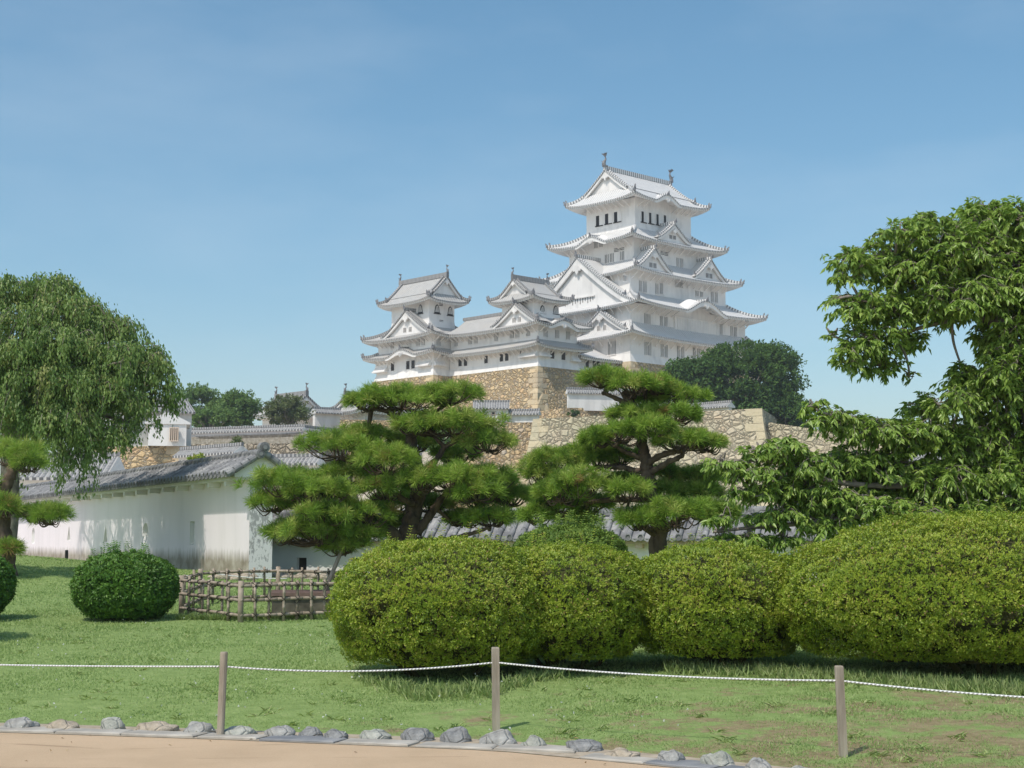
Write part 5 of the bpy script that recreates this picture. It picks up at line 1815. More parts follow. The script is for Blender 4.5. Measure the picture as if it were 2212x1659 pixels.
        mb.grid([f1, f0], 1, [[(u, 0) for u in arc], [(u, 1) for u in arc]])
        bk = [q(x * hw, -.30, zc(x) + .10) for x in xs]
        mb.grid([f0, bk], 1, [[(u, 0) for u in arc], [(u, 1) for u in arc]])
        # descending ridges behind the verge
        for off in (-.75,):
            if depth > 1.2 and hw > 2:
                for sg in (-1, 1):
                    pts = [q(sg * x * hw, off, zc(x) + .16) for x in np.linspace(.06, .80, 9)]
                    mb.pathbar(pts, .28, .30, 2)
        # white bargeboard
        w0 = [q(x * hw, -.10, zc(x) - .18) for x in xs]
        w1 = [q(x * hw, -.10, max(zc(x) - .18 - board - .35 * board * (1 - abs(x)), zb - .3)) for x in xs]
        w2 = [q(x * hw, -.42, max(zc(x) - .18 - board - .35 * board * (1 - abs(x)), zb - .3)) for x in xs]
        mb.grid([w1, w0], 4); mb.grid([w2, w1], 4)
        # face of the gable
        ty = -.62
        tops = [q(x * hw, ty, zc(x) - .15) for x in xs]; bots = [q(x * hw, ty, zb - .6) for x in xs]
        mb.grid([bots, tops], 4)
        if slats > 8:                        # ledge with a row of barred slots across a broad gable
            zz = zb + H * .20
            mb.bar(q(-hw * .30, ty + .10, zz), q(hw * .30, ty + .10, zz), .3, .22, 4)
            for i in range(slats):
                a = hw * .26 * (2 * i / (slats - 1) - 1)
                mb.bar(q(a, ty + .03, zz - 1.1 + .2 * (i % 3)), q(a, ty + .03, zz - .12), .13, .05, 5)
        elif slats:
            zz = zb + H * .20
            for g_ in ((-.11, .11) if slats > 2 else (0,)):
                for i in range(3):
                    a = g_ * hw + (i - 1) * .26
                    mb.bar(q(a, ty + .03, zz - .36 * min(1, H / 3.5)), q(a, ty + .03, zz + .42 * min(1, H / 3.5)), .10, .05, 5)
        if pend:
            s = min(1.0, H / 5.5)
            zt = zb + H - .55 - board * 1.3
            pr = [(0, .35), (.45, .15), (.95, -.35), (.75, -.75), (.40, -.62), (.22, -1.05), (0, -1.35)]
            pts = [(a * s, z * s) for a, z in pr]
            pts = pts + [(-a, z) for a, z in pts[-2:0:-1]]
            f = [mb.vert(q(a, -.02, zt + z)) for a, z in pts]; g2 = [mb.vert(q(a, -.3, zt + z)) for a, z in pts]
            mb.face(f[::-1], 4)
            for i in range(len(pts)):
                j = (i + 1) % len(pts)
                mb.face((f[i], f[j], g2[j], g2[i]), 4)
        # ridge
        mb.bar(q(0, .08, zb + H + .22), q(0, -depth, zb + H + .22), .34, .50, 2)
        self.oni(mb, q(0, .16, zb + H + .38), o, ridge_orn)
        for sg in (-1, 1):
            self.oni(mb, q(sg * hw * .84, -.65, zc(.84) + .35), l * sg, ridge_orn * .8)
        return self.put(mb, 'gable', [self.tile, self.eave, self.ridge, M['ornament'], M['plaster'], M['dimwood']], parent)

    def window(self, side, plane, u, v, w=1.0, h=1.25, kind='slat', bars=4):
        E_, N_, z = en(u, v, E=plane) if side in 'WE' else en(u, v, N=plane)
        o = np.array({'S': (0, -1), 'W': (-1, 0)}[side], float)
        l = np.array([-o[1], o[0]])
        c = np.array([E_, N_])
        mb = MB()
        def box(a0, a1, z0, z1, d0, d1, m):
            pts = []
            for zz in (z0, z1):
                for a, dd in ((a0, d0), (a1, d0), (a1, d1), (a0, d1)):
                    pts.append((c[0] + l[0] * a + o[0] * dd, c[1] + l[1] * a + o[1] * dd, z + zz))
            i = [mb.vert(p) for p in pts]
            for f in ((0, 1, 2, 3), (4, 7, 6, 5), (0, 4, 5, 1), (1, 5, 6, 2), (2, 6, 7, 3), (3, 7, 4, 0)):
                mb.face([i[k] for k in f], m)
        if kind == 'slat':
            box(-w / 2, w / 2, -h / 2, h / 2, -.02, .015, 1)
            n = bars
            sw = w / (2 * n) * .78
            for i in range(n):
                a = -w / 2 + w * (i + .5) / n
                box(a - sw / 2, a + sw / 2, -h / 2 - .01, h / 2 + .01, 0, .10, 0)
            box(-w / 2 - .1, w / 2 + .1, -h / 2 - .10, -h / 2, 0, .14, 0)
            box(-w / 2 - .1, w / 2 + .1, h / 2, h / 2 + .10, 0, .14, 0)
        elif kind == 'open':
            box(-w / 2, w / 2, -h / 2, h / 2, -.02, .03, 1)
            box(-w / 2 - .12, -w / 2, -h / 2, h / 2, 0, .12, 0)
            box(w / 2, w / 2 + w * 1.1, -h / 2, h / 2, 0, .09, 0)
            box(-w / 2 - .12, w / 2 + w * 1.1, -h / 2 - .14, -h / 2, 0, .16, 1)
        elif kind == 'grate':
            box(-w / 2, w / 2, -h / 2, h / 2, -.02, .015, 1)
            for i in range(4):
                a = -w / 2 + w * (i + .5) / 4
                box(a - .05, a + .05, -h / 2, h / 2, 0, .07, 2)
            for zz in (-.2, .2):
                box(-w / 2, w / 2, zz * h - .04, zz * h + .04, 0, .085, 2)
            box(-w / 2 - .12, -w / 2, -h / 2 - .1, h / 2 + .1, 0, .06, 0); box(w / 2, w / 2 + .12, -h / 2 - .1, h / 2 + .1, 0, .06, 0)
            box(-w / 2 - .12, w / 2 + .12, h / 2, h / 2 + .12, 0, .065, 0)
        elif kind == 'bell':
            pr = [(-.62, -1), (.62, -1), (.50, -.2), (.42, .45), (.26, .80), (0, 1.05), (-.26, .80), (-.42, .45), (-.50, -.2)]
            for sc, dd, m in ((1.0, .05, 1), (.70, .09, 0)):
                pts = [(c[0] + l[0] * a * w * sc + o[0] * dd, c[1] + l[1] * a * w * sc + o[1] * dd, z + zz * h / 2 * sc) for a, zz in pr]
                f = [mb.vert(p) for p in pts]
                g_ = [mb.vert((p[0] - o[0] * .08, p[1] - o[1] * .08, p[2])) for p in pts]
                mb.face(f, m)
                for i in range(9): mb.face((g_[i], g_[(i + 1) % 9], f[(i + 1) % 9], f[i]), m)
            for i in (-1, 0, 1):
                box(i * .2 * w - .03, i * .2 * w + .03, -h * .33, h * .25, .09, .10, 1)
            box(-w * .75, w * .75, -h / 2 - .12, -h / 2, 0, .16, 1)
        elif kind == 'louvre':
            for i in range(3):
                zz = h * (i - 1) / 3
                box(-w / 2, w / 2, zz - .05, zz + .05, 0, .03, 1)
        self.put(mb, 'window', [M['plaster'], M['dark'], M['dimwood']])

    def drop_box(self, side, plane, pos, w, z0, z1, out):
        """stone-drop: flared plaster hood standing out of the wall"""
        o = np.array({'S': (0, -1), 'W': (-1, 0)}[side], float)
        l = np.array([-o[1], o[0]])
        c = (np.array([plane, pos]) if side == 'W' else np.array([pos, plane]))
        def q(a, d, z): return (c[0] + l[0] * a + o[0] * d, c[1] + l[1] * a + o[1] * d, z)
        mb = MB()
        a = w / 2
        prof = [(0.0, z1), (out * .35, z0 + (z1 - z0) * .45), (out, z0 + .22)]
        for (d0, za), (d1, zb) in zip(prof[:-1], prof[1:]):
            mb.poly([q(-a, d1, zb), q(a, d1, zb), q(a, d0, za), q(-a, d0, za)])
            for sg in (-1, 1):
                mb.poly([q(sg * a, 0, zb), q(sg * a, d1, zb), q(sg * a, d0, za), q(sg * a, 0, za)][::sg])
        i = [q(-a - .08, out + .1, z0), q(a + .08, out + .1, z0), q(a + .08, out + .1, z0 + .24), q(-a - .08, out + .1, z0 + .24)]
        j = [q(-a - .08, 0, z0), q(a + .08, 0, z0), q(a + .08, 0, z0 + .24), q(-a - .08, 0, z0 + .24)]
        mb.poly(i); mb.poly([i[3], i[2], j[2], j[3]]); mb.poly([i[1], i[0], j[0], j[1]]); mb.poly([i[0], i[3], j[3], j[0]]); mb.poly([i[2], i[1], j[1], j[2]])
        self.put(mb, 'stone_drop', [M['plaster']])

    def top_roof(self, eave_r, wall, zo, zg, zr, axis, gx, hwg, up=.75, karas=(), board=.4, bp=1.0, orn=1.7, drop=.9, brackets=True):
        """hip-and-gable roof. axis 'E' or 'N' = ridge direction; gx: (g0, g1) gable face coordinates; hwg: half width of the gable foot"""
        cx, cy = (eave_r[0] + eave_r[1]) / 2, (eave_r[2] + eave_r[3]) / 2
        inner = (gx[0] + .2, gx[1] - .2, cy - hwg, cy + hwg) if axis == 'E' else (cx - hwg, cx + hwg, gx[0] + .2, gx[1] - .2)
        ro = self.skirt(eave_r, inner, zo, zg, wall, up=up, karas=karas, bp=bp, hip_in=.95, sag=.30, drop=drop, brackets=brackets)
        H = zr - zg
        gb = MB()
        xs = np.linspace(-1, 1, 25)
        def zc(x): return zg + H * (1 - abs(x)) ** 1.12
        def q(a, b, z): return (a, cy + b, z) if axis == 'E' else (cx - b, a, z)
        g0, g1 = gx
        rows, uvs = [], []
        for a in np.linspace(g0 - .35, g1 + .35, 9):
            rows.append([q(a, x * hwg * 1.02, zc(x) + .03) for x in xs])
            uvs.append([(a, (1 - abs(x)) * hwg * 1.3) for x in xs])
        gb.grid([r[::-1] for r in rows], 0, [u[::-1] for u in uvs])
        arc = [0.0]
        for x0, x1 in zip(xs[:-1], xs[1:]): arc.append(arc[-1] + math.hypot((x1 - x0) * hwg, zc(x1) - zc(x0)))
        for g_, sg in ((g0, -1), (g1, 1)):
            a = g_ + sg * .38
            f0 = [q(a, x * hwg * 1.02, zc(x) + .14) for x in xs]; f1 = [q(a, x * hwg * 1.02, zc(x) - .18) for x in xs]
            bk = [q(a - sg * .3, x * hwg * 1.02, zc(x) + .14) for x in xs]
            uv = [[(t, 0) for t in arc], [(t, 1) for t in arc]]
            gb.grid([f1, f0], 1, uv); gb.grid([f0, bk], 1, uv)
            w0 = [q(a - sg * .12, x * hwg, zc(x) - .17) for x in xs]
            w1 = [q(a - sg * .12, x * hwg, zc(x) - .17 - board) for x in xs]
            w2 = [q(a - sg * .45, x * hwg, zc(x) - .17 - board) for x in xs]
            gb.grid([w1, w0], 4); gb.grid([w2, w1], 4)
            t0 = [q(g_ - sg * .25, x * hwg, zc(x) - .12) for x in xs]; t1 = [q(g_ - sg * .25, x * hwg, zg - .5) for x in xs]
            gb.grid([t1, t0], 4)
            s = min(1, H / 4.5)
            pr = [(0, .3), (.45, .1), (.8, -.35), (.6, -.65), (.3, -.5), (.16, -.9), (0, -1.1)]
            pts = [(b * s, z * s) for b, z in pr]; pts += [(-b, z) for b, z in pts[-2:0:-1]]
            zt = zr - board - .55 * s
            f = [gb.vert(q(a - sg * .04, b, zt + z)) for b, z in pts]; gg = [gb.vert(q(a - sg * .3, b, zt + z)) for b, z in pts]
            gb.face(f, 4)
            for i in range(len(pts)): gb.face((f[i], f[(i + 1) % len(pts)], gg[(i + 1) % len(pts)], gg[i]), 4)
            # descending ridges
            for sd_ in (-1, 1):
                pts = [q(g_ - sg * .45, sd_ * x * hwg, zc(x) + .2) for x in np.linspace(.05, 1.12, 9) if x <= 1] 
                pts.append(q(g_ - sg * .45, sd_ * hwg * 1.25, zg - .32))
                gb.pathbar(pts, .3, .34, 2)
                d2 = np.array([0, sd_]) if axis == 'E' else np.array([-sd_, 0])
                self.oni(gb, np.array(pts[-1]) + np.array([0, 0, .15]), d2, .6)
        self.put(gb, 'gable', [self.tile, self.eave, self.ridge, M['ornament'], M['plaster'], M['dimwood']], ro)
        rb = MB()
        rb.bar(q(g0 - .45, 0, zr + .30), q(g1 + .45, 0, zr + .30), .5, .75)
        self.put(rb, 'ridge', [self.ridge], ro)
        for g_, sg in ((g0 - .25, -1), (g1 + .25, 1)):
            dd = np.array([sg, 0]) if axis == 'E' else np.array([0, sg])
            self.fish(ro, q(g_, 0, zr + .70), dd, orn)
        return ro

def z1(u, v): return (1134 + .2441 * u, 324 + .2441 * v)      # notes taken on enlargements of the photo
def z2(u, v): return (756 + .2605 * u, 567 + .2605 * v)
def z3(u, v): return (1188 + .2685 * u, 648 + .2685 * v)

# ------------------------------------------------------------------ the great keep
K = Tower('castle_keep', 'great white five-storey castle keep with stacked tiled gables, tallest building on the hill', 'castle keep', 0, 0, 30.0, True)
def sym(a, b): return (-a, a, -b, b)
S1, S2, S3, S4, S5 = (-15.6, 15.4, -11.9, 11.9), sym(14.7, 11.2), sym(12.2, 9.0), sym(9.6, 7.4), sym(7.2, 5.6)
K.walls(S1, 30.0, 34.75, .30, 1.3)
K.walls(S2, 35.0, 39.75)
K.walls(S3, 40.6, 45.8)
K.walls(S4, 46.6, 51.6)
K.walls(S5, 52.4, 58.9, .35, 2.2)
def Epos(u, v, N): return en(u, v, N=N)
def Npos(u, v, E): return en(u, v, E=E)
r1 = K.skirt((-17.3, 17.3, -13.9, 13.9), S2, 34.1, 36.6, S1, bp=1.9, drop=1.3)
e_k, _, _ = Epos(1525, 648, -14.1)
r2 = K.skirt((-16.2, 16.7, -14.4, 14.1), S3, 39.15, 42.0, S2, bp=1.6, karas=[('S', e_k, 5.4, 2.0)])
r3 = K.skirt((-13.5, 14.3, -11.3, 11.3), S4, 45.2, 47.9, S3, bp=1.5)
_, n_k, _ = Npos(1276, 508, -12.3)
r4 = K.skirt((-12.5, 12.2, -9.7, 10.0), S5, 51.0, 53.8, S4, bp=1.4, karas=[('W', n_k, 3.6, 1.25)])
e5, _, _ = Epos(1446, 421, -8.3)
r5 = K.top_roof((-10.0, 9.5, -8.1, 8.1), S5, 58.4, 60.6, 64.3, 'E', (-8.2, 8.2), 4.9, karas=[('S', e5, 3.4, 1.35)], bp=1.2, orn=2.1, board=.5)
# dormer gables, placed where their apex is seen
a = Epos(1458.6, 478, -9.0); K.gable(r4, 'S', a[0], -9.0, 51.9, 4.3, a[2] - 52.3, 3.6, power=1.25)
a = Epos(1416, 530, -10.6); K.gable(r3, 'S', a[0], -10.6, 45.9, 4.4, a[2] - 46.3, 3.6, power=1.25)
a = Epos(1537, 555, -10.6); K.gable(r3, 'S', a[0], -10.6, 45.9, 4.4, a[2] - 46.3, 3.6, power=1.25)
a = Npos(1245, 550, -15.2); K.gable(r2, 'W', a[1], -15.2, 40.0, 12.2, a[2] - 40.4, 6.0, power=1.22, board=.85, ridge_orn=.8, slats=12)
a = Npos(1294, 665, -16.4); K.gable(r1, 'W', a[1], -16.4, 35.2, 6.0, a[2] - 35.6, 3.0, power=1.22)
nb_ = K.gable(r3, 'N', -2.0, 10.6, 45.9, 4.4, 5.0, 3.6, power=1.25)
# windows of the keep
for u, v in ((720, 965), (765, 955), (857, 937)): K.window('W', -9.6, *z1(u, v), 1.0, 1.5, 'slat', 3)
for u, v in ((1355, 1000), (1390, 1005)): K.window('S', -7.4, *z1(u, v), .8, 1.7, 'slat', 3)
for u, v in ((810, 885), (857, 880)): K.window('W', -9.6, *z1(u, v), 1.1, .7, 'louvre')
for u, v in ((1250, 920), (1215, 910)): K.window('S', -7.4, *z1(u, v), .9, .7, 'louvre')
for u, v in ((625, 838), (670, 828)): K.window('W', -9.6, *z1(u, v), .8, 1.2, 'slat', 3)
for u, v in ((1025, 1205), (1065, 1212), (1170, 1230), (1210, 1228), (1660, 1300), (1695, 1305)): K.window('S', -9.0, *z1(u, v), .85, 1.8, 'slat', 3)
for u, v in ((885, 1137), (1350, 1192), (1385, 1197), (1525, 1272), (1565, 1280)): K.window('S', -9.0, *z1(u, v), .9, .9, 'slat', 3)
for u, v in ((1070, 1505), (1100, 1512), (1210, 1528), (1250, 1534), (1708, 1590), (1738, 1596), (1832, 1614), (1865, 1620)): K.window('S', -11.2, *z1(u, v), .8, 2.1, 'slat', 3)
for u, v in ((775, 390), (805, 395), (905, 405), (937, 412), (1037, 420), (1070, 426), (1165, 435), (1198, 442)): K.window('S', -11.9, *z3(u, v), .8, 2.1, 'slat', 3)
K.window('W', -15.6, *z3(483, 390), 1.2, 2.2, 'slat', 4); K.window('W', -15.6, *z3(513, 384), .8, 2.2, 'slat', 3)
for u, v in ((645, 628), (725, 610), (805, 594)): K.window('W', -7.2, *z1(u, v), .78, 1.75, 'open')
for u, v in ((1038, 590), (1105, 602), (1170, 615), (1236, 624)): K.window('S', -5.6, *z1(u, v), .66, 1.8, 'open')
# the broad lattice window under the curved gable
mb = MB()
x0_, _, zt_ = Epos(*z1(1325, 1430), -11.2); x1_, _, zb_ = Epos(*z1(1700, 1640), -11.2)
zt_, zb_ = 38.3, 35.9
mb.box(x0_, x1_, -11.45, -11.1, zb_ - .25, zb_, 0); mb.box(x0_, x1_, -11.45, -11.1, zt_, zt_ + .2, 0)
mb.box(x0_ - .25, x0_, -11.45, -11.1, zb_ - .25, zt_ + .2, 0); mb.box(x1_, x1_ + .25, -11.45, -11.1, zb_ - .25, zt_ + .2, 0)
mb.box(x0_, x1_, -11.22, -11.15, zb_, zt_, 1)
nb = 26
for i in range(nb):
    x = x0_ + (x1_ - x0_) * (i + .5) / nb
    mb.box(x - .17, x + .17, -11.42, -11.2, zb_, zt_, 0)
K.put(mb, 'lattice_window', [M['plaster'], M['dimwood']])

# ------------------------------------------------------------------ west small keep with its corridor wing
NK = Tower('small_keep', 'white small keep with a long corridor wing, directly left of the great keep', 'small keep', -34.37, -10.16, 27.9, False)
B1 = (-34.37, -25.7, -10.16, 10.0)
NK.walls(B1, 27.9, 31.35, .32, 1.1)
B2 = (-34.25, -25.8, -10.05, 10.0)
NK.walls(B2, 31.8, 34.6)
T3 = (-33.4, -28.0, -8.3, -1.2)
NK.walls(T3, 35.6, 39.0, .35, 1.4)
n1 = NK.skirt((-36.0, -23.9, -11.8, 10.2), (-34.25, -25.8, -10.05, 10.0), 30.95, 32.1, B1, up=.45, sides='SEW', bp=1.05, hips=('SW', 'SE'), drop=.8)
ek, _, _ = Epos(1220, 686, -11.9)
n2_ = NK.skirt((-36.1, -23.8, -11.9, 10.2), (-31.2, -28.9, -6.8, 9.9), 34.1, 37.2, B2, up=.55, sides='SEW', bp=1.05, hips=('SW', 'SE'), karas=[('S', ek, 3.3, 1.1)], drop=.8)
mb = MB(); mb.bar((-30.05, -1.4, 37.45), (-30.05, 10.4, 37.45), 2.5, .5, 2); NK.put(mb, 'ridge', [NK.tile, NK.eave, NK.ridge], n2_)
NK.top_roof((-35.0, -26.4, -9.9, .4), T3, 38.45, 39.6, 41.9, 'E', (-34.2, -27.2), 2.9, up=.55, bp=.9, orn=1.05, board=.32, drop=.35)
a = Npos(1110, 650, -35.4); NK.gable(n2_, 'W', a[1], -35.4, 34.7, 5.3, a[2] - 35.0, 3.2, power=1.22, board=.35)
for u, v in ((1475, 580), (1340, 598), (1385, 592), (1210, 620), (995, 648), (1040, 641), (875, 666)): NK.window('W', -34.25, *z2(u, v), .95, 1.2, 'slat', 4)
for u, v in ((1625, 583), (1720, 594), (1810, 606)): NK.window('S', -10.05, *z2(u, v), .95, 1.25, 'slat', 4)
for u, v in ((915, 830), (960, 827), (1130, 805), (1258, 790), (1302, 784), (1428, 762)): NK.window('W', -34.37, *z2(u, v), .8, 1.15, 'grate')
for u, v in ((1677, 765), (1768, 776)): NK.window('S', -10.16, *z2(u, v), .85, 1.15, 'grate')
for u, v in ((1595, 390), (1705, 392)): NK.window('S', -8.3, *z2(u, v), .95, 1.3, 'bell')
NK.window('W', -33.4, *z2(1462, 322), .8, .9, 'slat', 3); NK.window('S', -8.3, *z2(1628, 318), .8, .6, 'louvre')
a = Npos(*z2(1490, 790), -34.4); NK.drop_box('W', -34.3, a[1], 3.6, 29.45, 31.0, .75)
a = Npos(*z2(1800, 800), -34.4); NK.drop_box('S', -10.1, -33.2, 2.0, 29.45, 31.0, .7)
NK.drop_box('S', -10.1, -26.6, 1.6, 29.2, 31.0, .7)

# ------------------------------------------------------------------ north-west small keep
IN = Tower('small_keep', 'white small keep at the far left of the castle, its roof ridge running back', 'small keep', -37.78, 10.11, 28.0, False)
C1 = (-37.78, -27.4, 10.11, 24.6)
IN.walls(C1, 27.9, 31.8, .35, 1.1)
C2 = (-37.6, -27.5, 10.2, 24.4)
IN.walls(C2, 32.1, 34.75)
U3 = (-36.6, -31.2, 12.6, 22.2)
IN.walls(U3, 35.4, 40.7, .4, 1.8)
_, nk, _ = Npos(865, 746, -39.3)
i1 = IN.skirt((-39.4, -25.8, 8.5, 26.4), C2, 31.4, 32.4, C1, up=.5, bp=1.05, karas=[('W', nk, 3.9, 1.15)], drop=.8)
i2 = IN.skirt((-39.5, -25.7, 8.4, 26.5), (-36.4, -31.4, 12.8, 22.0), 34.3, 36.4, C2, up=.6, bp=1.05, drop=.8)
IN.top_roof((-38.3, -29.5, 10.7, 24.0), U3, 40.2, 41.5, 44.4, 'N', (11.6, 23.0), 2.9, up=.6, bp=.95, orn=1.15, board=.34, drop=.6, brackets=False)
a = Npos(874.5, 665, -38.8); IN.gable(i2, 'W', a[1], -38.8, 34.9, 6.2, a[2] - 35.3, 3.2, power=1.22, board=.38)
IN.window('W', -36.6, *z2(585, 385), .95, 1.45, 'bell')
for u, v in ((722, 385), (830, 402)): IN.window('S', 12.6, *z2(u, v), .95, 1.45, 'bell')
for u, v in ((755, 345), (757, 492)): IN.window('S', 12.6, *z2(u, v), .8, .7, 'louvre')
for u, v in ((350, 685), (563, 662), (605, 657)): IN.window('W', -37.6, *z2(u, v), .9, 1.2, 'slat', 4)
IN.window('S', 10.2, *z2(738, 660), .9, 1.2, 'slat', 4)
for u, v in ((355, 865), (482, 851), (525, 845)): IN.window('W', -37.78, *z2(u, v), .85, 1.3, 'grate')
a = Npos(*z2(255, 890), -37.8); IN.drop_box('W', -37.7, a[1] - .3, 3.2, 29.3, 31.2, .8)
a = Npos(*z2(625, 850), -37.8); IN.drop_box('W', -37.7, a[1], 3.0, 29.45, 31.2, .8)
IN.drop_box('S', 10.2, -36.6, 2.2, 29.45, 31.2, .7)

# link between the west small keep and the great keep
LK = Tower('link_building', 'low white link building squeezed between the small keep and the great keep', 'building', -25.4, -9.4, 27.9, True)
LB = (-25.35, -15.2, -9.2, -2.0)
LK.walls(LB, 27.9, 30.4, .15, .8)
LK.skirt((-25.3, -14.0, -10.6, -1.5), (-25.2, -15.4, -4.5, -3.5), 30.1, 32.6, LB, up=.2, sides='SW', bp=1.0, hips=False, name='roof', drop=.6)
for u, v in ((1965, 840), (2025, 846), (2056, 850)): LK.window('S', -9.2, *z2(u, v), .75, 1.2, 'grate')

# ------------------------------------------------------------------ stone walls and terraces
stone_prism('stone_wall', 'tan rubble stone base under the great keep, shaded by the dark round tree', [EN(-15.9, -12.2), EN(15.8, -12.2), EN(15.8, 12.2), EN(-15.9, 12.2)], 30.0, 17.0, 5.0, M['stone_tan'], (0, 1))
stone_prism('stone_wall', 'golden rubble stone base with a squared corner under the corridor wing', [EN(-34.75, -10.5), EN(-16.5, -10.5), EN(-16.5, 10.0), EN(-34.75, 10.0)], 27.9, 17.0, 3.2, M['stone_tan'], (0,))
stone_prism('stone_wall', 'rubble stone base under the far left small keep, mostly behind the tall pine', [EN(-38.2, 9.7), EN(-26.8, 9.7), EN(-26.8, 25.2), EN(-38.2, 25.2)], 27.9, 17.0, 3.0, M['stone_tan'], (0,))

def front_line(u0, v0, Y0, u1, v1, Y1, back=45):
    a, b = P(u0, v0, Y0), P(u1, v1, Y1)
    d = unit((b - a)[None, :2])[0]; nb = np.array([-d[1], d[0]])
    return [a[:2], b[:2], b[:2] + nb * back, a[:2] + nb * back], [a[2], b[2], b[2], a[2]]
t_, z_ = front_line(1152, 905, 192, 1645, 882, 184, 26)
lowA = stone_prism('stone_wall', 'tall pale lower stone wall behind the tiered pine, with large squared blocks on its corners', t_, z_, 2.0, 3.4, M['stone_pale'], (0, 1), 'quoin_pale')
t_, z_ = front_line(985, 914, 200, 1165, 912, 199, 20)
stone_prism('stone_wall', 'tan rubble wall set back left of the pale corner blocks', t_, z_, 2.0, 3.0, M['stone_tan'])
t_, z_ = front_line(1660, 912, 186, 1990, 962, 176, 16)
stone_prism('stone_wall', 'lower continuation of the pale stone wall glimpsed through the cherry tree', t_, z_, 1.5, 2.6, M['stone_pale'])
a = P(1222, 884, 224); b_ = a + EV * 30
t_, z_ = front_line(1218, 881, 221, 1560, 884, 236, 14)
stone_prism('stone_wall', 'small tan stone footing under the short white wall beside the golden corner', t_, z_, 15.0, 1.2, M['stone_tan'])
dobei('plaster_wall', 'short white wall with a tiled cap, half shaded, right of the golden stone corner', P(1226, 880, 222.5), P(1470, 884, 226.5), P(1226, 882, 222.5)[2], P(1226, 849, 222.5)[2], .62, .3, .6, tile='tile_plain')
dobei('plaster_wall', 'tile-capped wall just showing above the right end of the pale stone wall', P(1440, 885, 200), P(1578, 882, 193), P(1500, 885, 196)[2] - 1.5, P(1500, 883, 196)[2], .8, .3, .55)
dobei('gatehouse', 'tiny white gatehouse with tiled gable roof in front of the golden stone base', P(1024, 905, 206), P(1098, 904, 206), P(1024, 908, 206)[2], P(1024, 884, 206)[2], 1.5, 1.1, .95, loops=((2.6, .8, .9, .7),), cat='gatehouse')
dobei('plaster_wall', 'low tile-capped wall joining the tiny gatehouse to the pale corner blocks', P(1100, 908, 206), P(1164, 908, 205), P(1100, 912, 206)[2], P(1100, 896, 206)[2], .7, .25, .5)
# bamboo rail in front of the gatehouse
root = thing('rail_fence', 'thin bamboo rail fence on top of the rubble wall before the tiny gatehouse', 'fence', P(990, 912, 200.5))
fo = P(990, 912, 200.5)
for i in range(17):
    p = P(990 + i * 7.2, 912, 200.5); mb = MB(); mb.tube([p - fo, p - fo + np.array([0, 0, 1.3])], [.06, .06], 5); mb.build('bamboo_pole', M['bamboo'], root)
for h in (.5, 1.0):
    mb = MB(); mb.tube([np.array([0, 0, h]), P(990 + 16 * 7.2, 912, 200.5) - fo + np.array([0, 0, h])], [.05, .05], 5); mb.build('rail', M['bamboo'], root)

# ------------------------------------------------------------------ buildings and walls on the left
Yd = 192
dobei('plaster_wall', 'long grey-stained white wall with square loopholes below the small trees', P(408, 953, Yd), P(655, 948, Yd - 6), P(500, 960, Yd)[2], P(500, 936, Yd)[2], .52, .3, .42, 'w_mid',
      loops=[(1.4, .82, .35, .3), (4.2, .7, .45, .3), (7.1, .8, .35, .5), (10.2, .68, .35, .3), (13.2, .7, .45, .3), (16.0, .85, .35, .5), (18.0, .8, .35, .3)])
dobei('plaster_wall', 'shaded tile-capped wall turning right towards the turret behind the big pine', P(652, 950, Yd - 5), P(800, 953, Yd + 8), P(660, 960, Yd)[2], P(660, 936, Yd)[2], .52, .3, .42)
t_, z_ = front_line(385, 960, Yd - .8, 668, 957, Yd - 7.2, 10)
stone_prism('stone_wall', 'grey-brown rubble footing under the long stained wall', t_, z_, 4.0, 2.0, M['stone_dim'])
dobei('turret_house', 'white turret house with a grey roof behind the weeping branches', P(222, 964, 168), P(400, 966, 172), P(300, 968, 170)[2], P(300, 893, 170)[2], 3.6, 2.6, 1.6, cat='turret')
bay = dobei('turret_bay', 'white gabled bay with barred window projecting from the turret house', P(361, 962, 161.5), P(361, 962, 168), P(361, 959, 163)[2], P(361, 916, 163)[2], 2.35, 1.95, 1.15, cat='turret')
wb = MB()
ob = np.array(P(361, 962, 161.5)); ob[2] = P(361, 959, 163)[2]
for (u_, w_) in ((376, 16), ):
    c = P(u_, 938, 161.3)
    wb.box(c[0] - .42, c[0] + .42, c[1] - .02, c[1] + .3, c[2] - .62, c[2] + .62, 1)
    for i in range(5):
        x = c[0] - .42 + .21 * i
        wb.box(x - .05, x + .05, c[1] - .10, c[1] - .02, c[2] - .66, c[2] + .66, 0)
    wb.box(c[0] - .5, c[0] + .5, c[1] - .12, c[1] - .02, c[2] - .74, c[2] - .66, 0); wb.box(c[0] - .5, c[0] + .5, c[1] - .12, c[1] - .02, c[2] + .66, c[2] + .74, 0)
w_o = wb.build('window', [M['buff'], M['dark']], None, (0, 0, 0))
w_o.parent = bay; w_o.matrix_parent_inverse = bay.matrix_basis.inverted()
t_, z_ = front_line(205, 966, 164, 398, 962, 162.0, 12)
stone_prism('stone_wall', 'tan stone base under the white turret house on the left', t_, z_, 1.5, 2.0, M['stone_tan'], (1,))
dobei('plaster_wall', 'low white wall with grey tiled cap crossing in front of the rubble footing', P(392, 1010, 128), P(520, 1012, 122), P(392, 1022, 128)[2], P(392, 987, 128)[2], .8, .3, .55)
dobei('plaster_wall', 'low tile-capped white wall showing above the near wall corner', P(500, 1012, 118), P(690, 1020, 116), P(560, 1030, 117)[2], P(560, 1004, 117)[2], .8, .3, .55)
dobei('long_house', 'long grey tiled roof seen low behind the weeping cherry', P(60, 1075, 98), P(250, 1075, 98), 1.0, P(150, 1037, 98)[2], 3.0, 2.3, 1.5, cat='storehouse')

